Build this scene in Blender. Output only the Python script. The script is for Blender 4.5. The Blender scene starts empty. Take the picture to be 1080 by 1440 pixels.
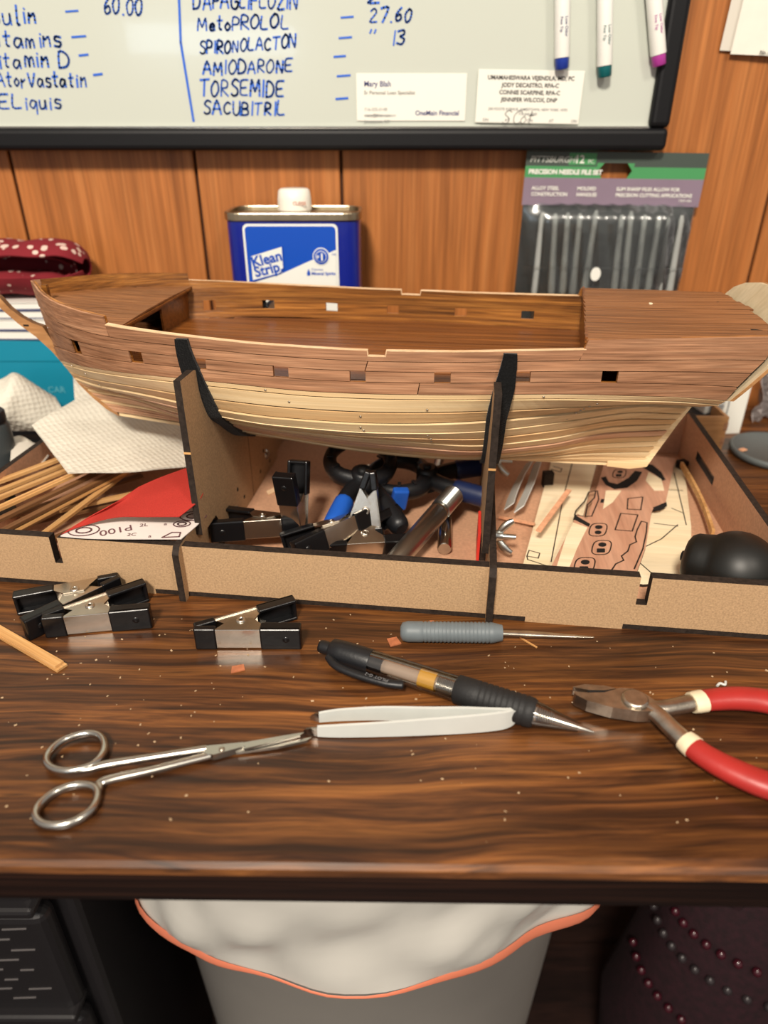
import bpy, bmesh, math, random
import numpy as np
from mathutils import Vector, Matrix, Euler

random.seed(7)
scene = bpy.context.scene
COL = scene.collection
PI = math.pi
TZ = 0.75            # desk top height; every z below is measured from the desk top
EYE = 0.25           # camera height above the desk top

# ------------------------------------------------------------------ camera
F_PX, HORIZON = 985.0, 170.0
PITCH = math.atan((720 - HORIZON) / F_PX)
cd = bpy.data.cameras.new('camera')
cam = bpy.data.objects.new('camera', cd)
COL.objects.link(cam)
cam.location = (0, 0, TZ + EYE)
cam.rotation_euler = (PI / 2 - PITCH, 0, 0)
cd.sensor_fit = 'VERTICAL'
cd.sensor_height = 36.0
cd.lens = F_PX / 1440 * 36.0
cd.clip_start = 0.01
cd.dof.use_dof = True
cd.dof.focus_distance = 0.40
cd.dof.aperture_fstop = 5.6
scene.camera = cam

# ------------------------------------------------------------------ world, lights, exposure
world = bpy.data.worlds.new('World')
scene.world = world
world.use_nodes = True
bg = world.node_tree.nodes['Background']
bg.inputs[0].default_value = (1.0, 0.92, 0.84, 1)
bg.inputs[1].default_value = 0.36

def area(name, loc, target, size, power, color, shape='DISK', size_y=None):
    l = bpy.data.lights.new(name, 'AREA')
    l.energy = power
    l.color = color
    l.shape = shape
    l.size = size
    if size_y:
        l.size_y = size_y
    o = bpy.data.objects.new(name, l)
    COL.objects.link(o)
    o.location = loc
    d = Vector(target) - Vector(loc)
    o.rotation_euler = d.to_track_quat('-Z', 'Y').to_euler()
    return o

area('ceiling_lamp', (-0.26, -0.80, TZ + 1.25), (0, 0.45, TZ), 0.26, 33, (1.0, 0.90, 0.77))
area('ceiling_lamp', (0.75, -0.75, TZ + 1.35), (0, 0.45, TZ), 0.30, 8, (1.0, 0.90, 0.77))
area('window_daylight', (-0.52, -1.25, TZ + 0.466), (-0.133, 0.655, TZ + 0.305), 0.50, 0.75, (0.66, 0.83, 1.0), 'RECTANGLE', 0.075)

vs = scene.view_settings
vs.view_transform = 'Standard'
vs.look = 'None'
vs.exposure = 0.27
vs.gamma = 1.0
vs.use_curve_mapping = False

# ------------------------------------------------------------------ helpers: real points from the photograph's sight lines
CP, SP = math.cos(PITCH), math.sin(PITCH)

def sight(x, y):
    u = 720 - y
    return Vector((x - 540, F_PX * CP + u * SP, -F_PX * SP + u * CP))

def PZ(x, y, z=0.0):
    """point at height z above the desk"""
    r = sight(x, y)
    t = (z - EYE) / r.z
    return Vector((r.x * t, r.y * t, z))

def PY(x, y, Y):
    """point at distance Y from the camera's foot"""
    r = sight(x, y)
    t = Y / r.y
    return Vector((r.x * t, Y, EYE + r.z * t))

def lin(c):
    return tuple((v / 255 / 12.92) if v / 255 <= 0.04045 else ((v / 255 + 0.055) / 1.055) ** 2.4 for v in c) + (1,)

# ------------------------------------------------------------------ materials
MATS = {}

def new_mat(name):
    m = bpy.data.materials.new(name)
    m.use_nodes = True
    nt = m.node_tree
    b = nt.nodes['Principled BSDF']
    MATS[name] = m
    return m, nt, b

def plain(name, rgb, rough=0.5, metal=0.0, noise=0.0, nscale=60.0, bump=0.0, bscale=200.0, coat=0.0, trans=0.0, alpha=1.0, sheen=0.0, spec=0.5, ior=1.45, emit=None):
    m, nt, b = new_mat(name)
    c = lin(rgb)
    b.inputs['Base Color'].default_value = c
    b.inputs['Roughness'].default_value = rough
    b.inputs['Metallic'].default_value = metal
    b.inputs['Coat Weight'].default_value = coat
    b.inputs['Transmission Weight'].default_value = trans
    b.inputs['Alpha'].default_value = alpha
    b.inputs['Sheen Weight'].default_value = sheen
    b.inputs['Specular IOR Level'].default_value = spec
    b.inputs['IOR'].default_value = ior
    tc = nt.nodes.new('ShaderNodeTexCoord')
    if noise > 0:
        n = nt.nodes.new('ShaderNodeTexNoise')
        n.inputs['Scale'].default_value = nscale
        n.inputs['Detail'].default_value = 6
        nt.links.new(tc.outputs['Object'], n.inputs['Vector'])
        r = nt.nodes.new('ShaderNodeValToRGB')
        r.color_ramp.elements[0].position = 0.3
        r.color_ramp.elements[1].position = 0.7
        r.color_ramp.elements[0].color = tuple(v * (1 - noise) for v in c[:3]) + (1,)
        r.color_ramp.elements[1].color = tuple(min(1, v * (1 + noise)) for v in c[:3]) + (1,)
        nt.links.new(n.outputs['Fac'], r.inputs['Fac'])
        nt.links.new(r.outputs['Color'], b.inputs['Base Color'])
    if bump > 0:
        n2 = nt.nodes.new('ShaderNodeTexNoise')
        n2.inputs['Scale'].default_value = bscale
        n2.inputs['Detail'].default_value = 4
        nt.links.new(tc.outputs['Object'], n2.inputs['Vector'])
        bp = nt.nodes.new('ShaderNodeBump')
        bp.inputs['Strength'].default_value = bump
        bp.inputs['Distance'].default_value = 0.001
        nt.links.new(n2.outputs['Fac'], bp.inputs['Height'])
        nt.links.new(bp.outputs['Normal'], b.inputs['Normal'])
    return m

def wood(name, dark, mid, light, stretch, rough=0.5, vary=0.25, bump=0.15, distort=0.8, fine=6.0, fine_amt=0.35, coat=0.0, spec=0.35, lo=0.3, hi=0.7):
    """grain stretched along one axis; each piece takes its own slice of the grain"""
    m, nt, b = new_mat(name)
    N, L = nt.nodes.new, nt.links.new
    tc = N('ShaderNodeTexCoord')
    oi = N('ShaderNodeObjectInfo')
    mul = N('ShaderNodeVectorMath'); mul.operation = 'SCALE'
    cmb = N('ShaderNodeCombineXYZ')
    for k in range(3):
        L(oi.outputs['Random'], cmb.inputs[k])
    L(cmb.outputs[0], mul.inputs[0]); mul.inputs['Scale'].default_value = 3.7
    add = N('ShaderNodeVectorMath'); add.operation = 'ADD'
    L(tc.outputs['Object'], add.inputs[0]); L(mul.outputs[0], add.inputs[1])
    mp = N('ShaderNodeMapping'); mp.inputs['Scale'].default_value = stretch
    L(add.outputs[0], mp.inputs['Vector'])
    n1 = N('ShaderNodeTexNoise')
    n1.inputs['Scale'].default_value = 1.0; n1.inputs['Detail'].default_value = 8
    n1.inputs['Roughness'].default_value = 0.6; n1.inputs['Distortion'].default_value = distort
    L(mp.outputs[0], n1.inputs['Vector'])
    n2 = N('ShaderNodeTexNoise')
    n2.inputs['Scale'].default_value = fine; n2.inputs['Detail'].default_value = 5
    L(mp.outputs[0], n2.inputs['Vector'])
    r = N('ShaderNodeValToRGB')
    cr = r.color_ramp
    cr.elements[0].position = lo; cr.elements[0].color = lin(dark)
    cr.elements[1].position = hi; cr.elements[1].color = lin(light)
    e = cr.elements.new(0.5 * (lo + hi)); e.color = lin(mid)
    L(n1.outputs['Fac'], r.inputs['Fac'])
    mr = N('ShaderNodeMapRange')
    mr.inputs['From Min'].default_value = 0.3; mr.inputs['From Max'].default_value = 0.7
    mr.inputs['To Min'].default_value = 1 - fine_amt; mr.inputs['To Max'].default_value = 1 + fine_amt * 0.5
    L(n2.outputs['Fac'], mr.inputs['Value'])
    mx = N('ShaderNodeVectorMath'); mx.operation = 'SCALE'
    L(r.outputs['Color'], mx.inputs[0]); L(mr.outputs[0], mx.inputs['Scale'])
    vr = N('ShaderNodeMapRange')
    vr.inputs['To Min'].default_value = 1 - vary; vr.inputs['To Max'].default_value = 1 + vary
    L(oi.outputs['Random'], vr.inputs['Value'])
    mx2 = N('ShaderNodeVectorMath'); mx2.operation = 'SCALE'
    L(mx.outputs[0], mx2.inputs[0]); L(vr.outputs[0], mx2.inputs['Scale'])
    L(mx2.outputs[0], b.inputs['Base Color'])
    b.inputs['Roughness'].default_value = rough
    b.inputs['Coat Weight'].default_value = coat
    b.inputs['Specular IOR Level'].default_value = spec
    if bump > 0:
        bp = N('ShaderNodeBump'); bp.inputs['Strength'].default_value = bump; bp.inputs['Distance'].default_value = 0.0006
        L(n2.outputs['Fac'], bp.inputs['Height']); L(bp.outputs['Normal'], b.inputs['Normal'])
    return m

def desk_material():
    m, nt, b = new_mat('desk_laminate')
    N, L = nt.nodes.new, nt.links.new
    tc = N('ShaderNodeTexCoord')
    # slow warp so the grain swirls
    wn = N('ShaderNodeTexNoise'); wn.inputs['Scale'].default_value = 7.0; wn.inputs['Detail'].default_value = 2
    L(tc.outputs['Object'], wn.inputs['Vector'])
    ws = N('ShaderNodeVectorMath'); ws.operation = 'MULTIPLY_ADD'
    ws.inputs[1].default_value = (0.012, 0.021, 0)
    L(wn.outputs['Color'], ws.inputs[0]); L(tc.outputs['Object'], ws.inputs[2])
    mp = N('ShaderNodeMapping'); mp.inputs['Scale'].default_value = (8, 150, 150)
    L(ws.outputs[0], mp.inputs['Vector'])
    n1 = N('ShaderNodeTexNoise'); n1.inputs['Scale'].default_value = 1; n1.inputs['Detail'].default_value = 9
    n1.inputs['Roughness'].default_value = 0.62; n1.inputs['Distortion'].default_value = 0.7
    L(mp.outputs[0], n1.inputs['Vector'])
    r = N('ShaderNodeValToRGB'); cr = r.color_ramp
    cr.elements[0].position = 0.30; cr.elements[0].color = lin((46, 27, 15))
    cr.elements[1].position = 0.75; cr.elements[1].color = lin((142, 93, 46))
    for p, c in ((0.42, (68, 39, 20)), (0.52, (97, 58, 29)), (0.61, (126, 78, 38))):
        e = cr.elements.new(p); e.color = lin(c)
    L(n1.outputs['Fac'], r.inputs['Fac'])
    # broad amber and dark zones
    mp2 = N('ShaderNodeMapping'); mp2.inputs['Scale'].default_value = (4, 24, 24)
    L(ws.outputs[0], mp2.inputs['Vector'])
    n2 = N('ShaderNodeTexNoise'); n2.inputs['Scale'].default_value = 1; n2.inputs['Detail'].default_value = 4; n2.inputs['Distortion'].default_value = 1.0
    L(mp2.outputs[0], n2.inputs['Vector'])
    mr = N('ShaderNodeMapRange'); mr.inputs['From Min'].default_value = 0.35; mr.inputs['From Max'].default_value = 0.65
    mr.inputs['To Min'].default_value = 0.48; mr.inputs['To Max'].default_value = 1.18
    L(n2.outputs['Fac'], mr.inputs['Value'])
    sc = N('ShaderNodeVectorMath'); sc.operation = 'SCALE'
    L(r.outputs['Color'], sc.inputs[0]); L(mr.outputs[0], sc.inputs['Scale'])
    # black figure lines
    mp3 = N('ShaderNodeMapping'); mp3.inputs['Scale'].default_value = (7, 70, 70); mp3.inputs['Location'].default_value = (3, 1, 0)
    L(ws.outputs[0], mp3.inputs['Vector'])
    n3 = N('ShaderNodeTexNoise'); n3.inputs['Scale'].default_value = 1; n3.inputs['Detail'].default_value = 3; n3.inputs['Distortion'].default_value = 1.6
    L(mp3.outputs[0], n3.inputs['Vector'])
    r3 = N('ShaderNodeValToRGB'); c3 = r3.color_ramp
    c3.elements[0].position = 0.60; c3.elements[0].color = (0, 0, 0, 1)
    c3.elements[1].position = 0.70; c3.elements[1].color = (0.75, 0.75, 0.75, 1)
    L(n3.outputs['Fac'], r3.inputs['Fac'])
    mix = N('ShaderNodeMix'); mix.data_type = 'RGBA'
    L(r3.outputs['Color'], mix.inputs['Factor']); L(sc.outputs[0], mix.inputs[6]); mix.inputs[7].default_value = lin((30, 17, 11))
    # fine pores
    mp5 = N('ShaderNodeMapping'); mp5.inputs['Scale'].default_value = (28, 850, 850)
    L(ws.outputs[0], mp5.inputs['Vector'])
    n5 = N('ShaderNodeTexNoise'); n5.inputs['Scale'].default_value = 1; n5.inputs['Detail'].default_value = 4
    L(mp5.outputs[0], n5.inputs['Vector'])
    m5 = N('ShaderNodeMapRange'); m5.inputs['From Min'].default_value = 0.32; m5.inputs['From Max'].default_value = 0.66
    m5.inputs['To Min'].default_value = 0.62; m5.inputs['To Max'].default_value = 1.14
    L(n5.outputs['Fac'], m5.inputs['Value'])
    s5 = N('ShaderNodeVectorMath'); s5.operation = 'SCALE'
    L(mix.outputs[2], s5.inputs[0]); L(m5.outputs[0], s5.inputs['Scale'])
    L(s5.outputs[0], b.inputs['Base Color'])
    # hazy wear in the gloss
    n4 = N('ShaderNodeTexNoise'); n4.inputs['Scale'].default_value = 30; n4.inputs['Detail'].default_value = 6
    L(tc.outputs['Object'], n4.inputs['Vector'])
    m4 = N('ShaderNodeMapRange'); m4.inputs['To Min'].default_value = 0.24; m4.inputs['To Max'].default_value = 0.46
    L(n4.outputs['Fac'], m4.inputs['Value']); L(m4.outputs[0], b.inputs['Roughness'])
    b.inputs['Specular IOR Level'].default_value = 0.4
    bp = N('ShaderNodeBump'); bp.inputs['Strength'].default_value = 0.12; bp.inputs['Distance'].default_value = 0.0006
    L(n1.outputs['Fac'], bp.inputs['Height']); L(bp.outputs['Normal'], b.inputs['Normal'])
    return m

def film(name, tint, gloss=0.16, rough=0.12, bump=0.6, bscale=60):
    """thin clear plastic"""
    m = bpy.data.materials.new(name); m.use_nodes = True
    nt = m.node_tree; nt.nodes.clear(); N, L = nt.nodes.new, nt.links.new
    out = N('ShaderNodeOutputMaterial'); t = N('ShaderNodeBsdfTransparent'); g = N('ShaderNodeBsdfGlossy'); mx = N('ShaderNodeMixShader')
    t.inputs[0].default_value = tint; g.inputs['Roughness'].default_value = rough
    fr = N('ShaderNodeFresnel'); fr.inputs[0].default_value = 1.5
    ad = N('ShaderNodeMath'); ad.operation = 'ADD'; ad.inputs[1].default_value = gloss
    L(fr.outputs[0], ad.inputs[0]); L(ad.outputs[0], mx.inputs[0])
    tc = N('ShaderNodeTexCoord'); n = N('ShaderNodeTexNoise'); n.inputs['Scale'].default_value = bscale
    L(tc.outputs['Object'], n.inputs['Vector'])
    bp = N('ShaderNodeBump'); bp.inputs['Strength'].default_value = bump; bp.inputs['Distance'].default_value = 0.004
    L(n.outputs['Fac'], bp.inputs['Height']); L(bp.outputs[0], g.inputs['Normal']); L(bp.outputs[0], fr.inputs['Normal'])
    L(t.outputs[0], mx.inputs[1]); L(g.outputs[0], mx.inputs[2]); L(mx.outputs[0], out.inputs[0])
    MATS[name] = m
    return m

desk_material()
wood('panel_wood', (142, 84, 40), (168, 103, 52), (184, 118, 64), (120, 120, 3.5), rough=0.42, vary=0.07, bump=0.1, distort=0.3, fine=3.0, fine_amt=0.28)
wood('walnut', (126, 86, 60), (156, 112, 82), (178, 134, 102), (12, 45, 420), rough=0.6, vary=0.14, fine=3, fine_amt=0.35, bump=0.3, distort=0.2)
wood('basswood', (218, 186, 140), (229, 200, 155), (238, 214, 172), (5, 45, 260), distort=0.2, rough=0.5, vary=0.13, fine=4, fine_amt=0.12, bump=0.12)
wood('basswood_rosy', (192, 144, 112), (208, 162, 130), (222, 182, 150), (5, 45, 260), distort=0.2, rough=0.5, vary=0.10, fine=4, fine_amt=0.12, bump=0.12)
wood('basswood_tan', (196, 156, 110), (212, 174, 126), (224, 190, 142), (5, 45, 260), distort=0.2, rough=0.5, vary=0.10, fine=4, fine_amt=0.15, bump=0.12)
wood('stained_bulwark', (84, 48, 18), (132, 82, 34), (168, 112, 52), (10, 45, 420), distort=0.25, rough=0.36, vary=0.28, fine=4, fine_amt=0.4, bump=0.3)
wood('stained_deck', (84, 44, 16), (122, 70, 28), (150, 92, 42), (7, 420, 420), distort=0.2, rough=0.32, vary=0.15, fine=4, fine_amt=0.4, bump=0.25)
wood('poop_planking', (104, 64, 34), (138, 90, 52), (164, 112, 70), (8, 420, 420), distort=0.2, rough=0.5, vary=0.16, fine=4, fine_amt=0.4, bump=0.3)
wood('raw_edge', (206, 168, 126), (226, 190, 150), (236, 206, 170), (30, 200, 200), rough=0.7, vary=0.05, fine_amt=0.2)
wood('stem_ply', (150, 104, 62), (172, 124, 78), (188, 142, 94), (10, 90, 90), rough=0.6, vary=0.05, fine_amt=0.15)
wood('strip_wood', (178, 128, 76), (206, 158, 100), (222, 180, 126), (6, 200, 200), rough=0.55, vary=0.16, fine=4, fine_amt=0.25)
wood('strip_walnut', (84, 56, 34), (112, 76, 46), (138, 98, 62), (6, 200, 200), rough=0.55, vary=0.2, fine=4, fine_amt=0.3)
wood('pale_ply', (224, 205, 168), (232, 216, 182), (240, 226, 196), (6, 90, 90), rough=0.6, vary=0.03, fine_amt=0.08)
wood('pink_ply', (176, 128, 103), (190, 144, 118), (202, 158, 132), (90, 8, 90), rough=0.6, vary=0.03, fine_amt=0.14)
wood('floor_wood', (22, 13, 11), (34, 20, 17), (48, 30, 24), (5, 40, 40), rough=0.5, vary=0.15, fine_amt=0.3)
wood('transom_ply', (178, 158, 124), (196, 178, 146), (206, 190, 160), (40, 40, 8), rough=0.7, vary=0.03, fine_amt=0.1)

plain('mdf', (174, 143, 109), 0.72, noise=0.2, nscale=900, bump=0.15, bscale=1200, spec=0.25)
plain('mdf_inside', (192, 148, 118), 0.72, noise=0.12, nscale=500, bump=0.1, bscale=1200, spec=0.25)
plain('burnt_edge', (44, 36, 31), 0.7, noise=0.35, nscale=400, bump=0.2, bscale=900, spec=0.2)
plain('hull_core', (52, 36, 24), 0.8, noise=0.2)
plain('felt_black', (14, 14, 15), 0.95, noise=0.4, nscale=900, bump=0.8, bscale=900, sheen=0.15, spec=0.1)
plain('rubber_black', (13, 13, 15), 0.28, bump=0.25, bscale=120, spec=0.5)
plain('plastic_black', (20, 21, 24), 0.42, bump=0.1, bscale=600)
plain('grip_black', (26, 26, 27), 0.62, bump=0.15, bscale=700)
plain('ball_black', (20, 20, 18), 0.45, noise=0.1, bump=0.05, bscale=100)
plain('blue_grip', (26, 84, 178), 0.45, noise=0.12)
plain('navy_grip', (22, 36, 74), 0.45, noise=0.1)
plain('nickel', (206, 198, 186), 0.26, metal=1.0, noise=0.08, nscale=90, bump=0.05, bscale=300)
plain('steel', (186, 182, 174), 0.22, metal=1.0, noise=0.06, nscale=60)
plain('dark_steel', (182, 172, 158), 0.34, metal=1.0, noise=0.3, nscale=120, bump=0.15, bscale=400)
plain('aluminium', (178, 174, 168), 0.34, metal=1.0, noise=0.06, nscale=60)
plain('zinc', (190, 194, 192), 0.3, metal=1.0, noise=0.1, nscale=200)
plain('brass', (196, 160, 90), 0.3, metal=1.0)
plain('white_enamel', (196, 199, 195), 0.32, noise=0.03, nscale=80)
plain('red_vinyl', (158, 40, 36), 0.4, noise=0.1, nscale=60, bump=0.08, bscale=250)
plain('cream_vinyl', (222, 208, 176), 0.45, noise=0.05)
plain('file_grey', (98, 106, 110), 0.5, noise=0.08, nscale=150)
plain('paper_white', (222, 218, 206), 0.8, noise=0.03)
plain('card_white', (226, 224, 214), 0.6)
plain('card_grey', (204, 198, 186), 0.8)
plain('ink_black', (44, 42, 44), 0.7)
plain('ink_navy', (34, 44, 108), 0.6)
plain('ink_grey', (120, 120, 122), 0.7)
plain('ink_maroon', (104, 70, 74), 0.7)
plain('marker_blue', (34, 94, 198), 0.45)
plain('board_enamel', (190, 195, 185), 0.16, spec=0.5, coat=0.3, bump=0.02, bscale=8)
plain('frame_black', (12, 12, 15), 0.5, spec=0.3, bump=0.05, bscale=300)
plain('wall_behind', (70, 36, 14), 0.8)
plain('can_blue', (10, 52, 168), 0.3, coat=0.3)
plain('can_blue_deep', (10, 30, 128), 0.3, coat=0.3)
plain('label_blue', (10, 72, 176), 0.35)
plain('label_white', (220, 222, 216), 0.4)
plain('tin', (176, 164, 140), 0.3, metal=1.0, noise=0.15, nscale=80)
plain('cap_white', (232, 226, 214), 0.4)
plain('cap_print', (176, 110, 88), 0.6)
plain('teal_box', (8, 128, 156), 0.5, noise=0.06, nscale=12)
plain('teal_print', (84, 166, 184), 0.6)
plain('book_white', (226, 224, 216), 0.6)
plain('book_line', (70, 76, 110), 0.6)
plain('towel', (214, 209, 195), 0.9, noise=0.03, spec=0.1)
plain('sand_red', (168, 52, 44), 0.85, noise=0.1, nscale=1500, bump=0.4, bscale=2500, spec=0.15)
plain('sand_back', (214, 204, 198), 0.8, noise=0.03)
plain('bin_white', (214, 207, 196), 0.45, noise=0.04, nscale=14)
plain('bag_white', (192, 189, 182), 0.3, alpha=0.92, bump=0.3, bscale=25)
plain('drawstring', (222, 128, 98), 0.4, bump=0.2, bscale=40)
plain('drawer_black', (26, 24, 26), 0.45, bump=0.1, bscale=100)
plain('drawer_mark', (92, 88, 88), 0.6)
plain('maroon_cloth', (34, 8, 16), 0.75, noise=0.4, nscale=160, bump=0.3, bscale=300)
plain('bead_red', (58, 12, 24), 0.3, coat=0.4)
plain('bead_grey', (46, 40, 42), 0.35)
plain('lid_grey', (88, 94, 94), 0.5, noise=0.06)
plain('orange_chip', (218, 162, 126), 0.6, noise=0.15, nscale=300)
plain('walnut_chip', (166, 100, 66), 0.6, noise=0.2, nscale=300)
plain('crumb', (176, 150, 118), 0.8)
plain('pouch_dark', (58, 62, 62), 0.6, noise=0.15, nscale=40)
plain('file_handle', (150, 153, 150), 0.45, noise=0.1)
plain('header_green', (70, 142, 88), 0.4)
plain('header_dark', (66, 76, 70), 0.4)
plain('header_purple', (128, 112, 128), 0.4, noise=0.06, nscale=30)
plain('print_white', (224, 224, 216), 0.5)
plain('print_pale', (186, 190, 182), 0.5)
plain('pen_yellow', (206, 164, 58), 0.4)
plain('pen_ink', (206, 192, 178), 0.4, alpha=0.5)
plain('marker_white', (228, 228, 222), 0.35)
plain('cap_blue', (30, 56, 150), 0.35)
plain('cap_green', (10, 92, 96), 0.35)
plain('cap_magenta', (170, 60, 150), 0.35)
plain('jar_grey', (58, 64, 66), 0.35)
plain('cable_black', (10, 10, 12), 0.5)
plain('plastic_grey', (150, 142, 140), 0.3, noise=0.2, nscale=40)
plain('red_strip', (210, 52, 40), 0.6)
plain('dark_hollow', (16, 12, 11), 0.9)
film('clear_film', (0.94, 0.95, 0.95, 1), gloss=0.03, rough=0.22, bump=0.12)
film('clear_barrel', (0.90, 0.84, 0.78, 1), gloss=0.13, rough=0.10, bump=0.0)

def bandana_material():
    m, nt, b = new_mat('bandana')
    N, L = nt.nodes.new, nt.links.new
    tc = N('ShaderNodeTexCoord')
    v = N('ShaderNodeTexVoronoi'); v.inputs['Scale'].default_value = 120
    L(tc.outputs['Object'], v.inputs['Vector'])
    n = N('ShaderNodeTexNoise'); n.inputs['Scale'].default_value = 28
    L(tc.outputs['Object'], n.inputs['Vector'])
    ad = N('ShaderNodeMath'); ad.operation = 'MULTIPLY_ADD'; ad.inputs[1].default_value = 0.9
    L(n.outputs['Fac'], ad.inputs[0]); L(v.outputs['Distance'], ad.inputs[2])
    r = N('ShaderNodeValToRGB'); r.color_ramp.interpolation = 'CONSTANT'
    r.color_ramp.elements[0].color = lin((214, 186, 172)); r.color_ramp.elements[1].color = lin((122, 20, 32))
    r.color_ramp.elements[1].position = 0.70
    L(ad.outputs[0], r.inputs['Fac']); L(r.outputs[0], b.inputs['Base Color'])
    b.inputs['Roughness'].default_value = 0.9
bandana_material()

def quilt_towel():
    m = MATS['towel']; nt = m.node_tree; b = nt.nodes['Principled BSDF']
    N, L = nt.nodes.new, nt.links.new
    tc = N('ShaderNodeTexCoord'); mp = N('ShaderNodeMapping'); mp.inputs['Rotation'].default_value = (0.3, 0.2, 0.8)
    L(tc.outputs['Object'], mp.inputs['Vector'])
    v = N('ShaderNodeTexVoronoi'); v.inputs['Scale'].default_value = 260; v.inputs['Randomness'].default_value = 0.25
    L(mp.outputs[0], v.inputs['Vector'])
    bp = N('ShaderNodeBump'); bp.inputs['Strength'].default_value = 0.7; bp.inputs['Distance'].default_value = 0.0012
    L(v.outputs['Distance'], bp.inputs['Height']); L(bp.outputs[0], b.inputs['Normal'])
quilt_towel()

# ------------------------------------------------------------------ mesh builder
class MB:
    def __init__(self):
        self.v, self.f, self.m, self.s = [], [], [], []

    def add(self, verts, faces, mi=0, smooth=False, M=None):
        o = len(self.v)
        for p in verts:
            p = Vector(p)
            self.v.append(M @ p if M is not None else p)
        flip = M is not None and M.determinant() < 0
        for f in faces:
            f = [o + i for i in f]
            self.f.append(f[::-1] if flip else f)
            self.m.append(mi); self.s.append(smooth)
        return self

    def box(self, lo, hi, mi=0, M=None):
        (a, b, c), (d, e, f) = lo, hi
        vs_ = [(a, b, c), (d, b, c), (d, e, c), (a, e, c), (a, b, f), (d, b, f), (d, e, f), (a, e, f)]
        fs = [(0, 3, 2, 1), (4, 5, 6, 7), (0, 1, 5, 4), (1, 2, 6, 5), (2, 3, 7, 6), (3, 0, 4, 7)]
        return self.add(vs_, fs, mi, False, M)

    def prism(self, poly, z0, z1, cap=0, side=None, M=None, smooth=False):
        side = cap if side is None else side
        ar = sum(poly[i][0] * poly[(i + 1) % len(poly)][1] - poly[(i + 1) % len(poly)][0] * poly[i][1] for i in range(len(poly)))
        if ar < 0:
            poly = poly[::-1]
        n = len(poly)
        vs_ = [(p[0], p[1], z0) for p in poly] + [(p[0], p[1], z1) for p in poly]
        self.add(vs_, [list(range(n))[::-1], list(range(n, 2 * n))], cap, False, M)
        return self.add(vs_, [(i, (i + 1) % n, n + (i + 1) % n, n + i) for i in range(n)], side, smooth, M)

    def tube(self, pts, r, n=12, closed=False, squash=1.0, up=(0, 0, 1), mi=0, cap=True, M=None):
        pts = [Vector(p) for p in pts]
        k = len(pts)
        rs = r if isinstance(r, (list, tuple)) else [r] * k
        vs_ = []
        for i, p in enumerate(pts):
            if closed:
                t = pts[(i + 1) % k] - pts[i - 1]
            else:
                t = pts[min(i + 1, k - 1)] - pts[max(i - 1, 0)]
            t.normalize()
            u = Vector(up)
            if abs(u.dot(t)) > 0.98:
                u = Vector((0, 1, 0)) if abs(t.y) < 0.9 else Vector((1, 0, 0))
            sd = t.cross(u).normalized(); u2 = sd.cross(t).normalized()
            for j in range(n):
                a = 2 * PI * j / n
                vs_.append(p + sd * (math.cos(a) * rs[i]) + u2 * (math.sin(a) * rs[i] * squash))
        fs = []
        for i in range(k if closed else k - 1):
            i2 = (i + 1) % k
            for j in range(n):
                j2 = (j + 1) % n
                fs.append((i * n + j, i * n + j2, i2 * n + j2, i2 * n + j))
        self.add(vs_, fs, mi, True, M)
        if cap and not closed:
            o = [list(range(n))[::-1], list(range((k - 1) * n, k * n))]
            self.add(vs_, o, mi, False, M)
        return self

    def lathe(self, prof, n=24, mi=0, M=None, smooth=True, cap=True):
        vs_ = []
        for r, z in prof:
            for j in range(n):
                a = 2 * PI * j / n
                vs_.append((r * math.cos(a), r * math.sin(a), z))
        k = len(prof)
        fs = [(i * n + j, i * n + (j + 1) % n, (i + 1) * n + (j + 1) % n, (i + 1) * n + j) for i in range(k - 1) for j in range(n)]
        self.add(vs_, fs, mi, smooth, M)
        if cap:
            self.add(vs_, [list(range(n))[::-1], list(range((k - 1) * n, k * n))], mi, False, M)
        return self

    def sheet(self, rows, t=0.0003, mi=0, mi_back=None, smooth=True, M=None):
        """a curved sheet with real thickness through a grid of points"""
        R, K = len(rows), len(rows[0])
        P = [[Vector(p) for p in r] for r in rows]
        Nn = []
        for i in range(R):
            for j in range(K):
                du = P[min(i + 1, R - 1)][j] - P[max(i - 1, 0)][j]
                dv = P[i][min(j + 1, K - 1)] - P[i][max(j - 1, 0)]
                n = dv.cross(du)
                Nn.append(n.normalized() if n.length > 1e-12 else Vector((0, 0, 1)))
        flat = [P[i][j] for i in range(R) for j in range(K)]
        top = [p + n * t / 2 for p, n in zip(flat, Nn)]
        bot = [p - n * t / 2 for p, n in zip(flat, Nn)]
        q = R * K
        ft = [(i * K + j, i * K + j + 1, (i + 1) * K + j + 1, (i + 1) * K + j) for i in range(R - 1) for j in range(K - 1)]
        fb = [(q + f[3], q + f[2], q + f[1], q + f[0]) for f in ft]
        ed = [i * K for i in range(R)], [i * K + K - 1 for i in range(R)], list(range(K)), [(R - 1) * K + j for j in range(K)]
        fe = []
        for w, loop in enumerate(ed):
            for a, b in zip(loop[:-1], loop[1:]):
                f = (a, b, q + b, q + a)
                fe.append(f if w in (0, 3) else f[::-1])
        vs_ = top + bot
        self.add(vs_, ft, mi, smooth, M)
        self.add(vs_, fb, mi if mi_back is None else mi_back, smooth, M)
        self.add(vs_, fe, mi, False, M)
        return self

    def mesh(self, name, mats):
        me = bpy.data.meshes.new(name)
        me.from_pydata([tuple(p) for p in self.v], [], self.f)
        for m in ([mats] if isinstance(mats, str) else mats):
            me.materials.append(MATS[m])
        me.polygons.foreach_set('material_index', self.m)
        me.polygons.foreach_set('use_smooth', self.s)
        me.update()
        return me

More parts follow.
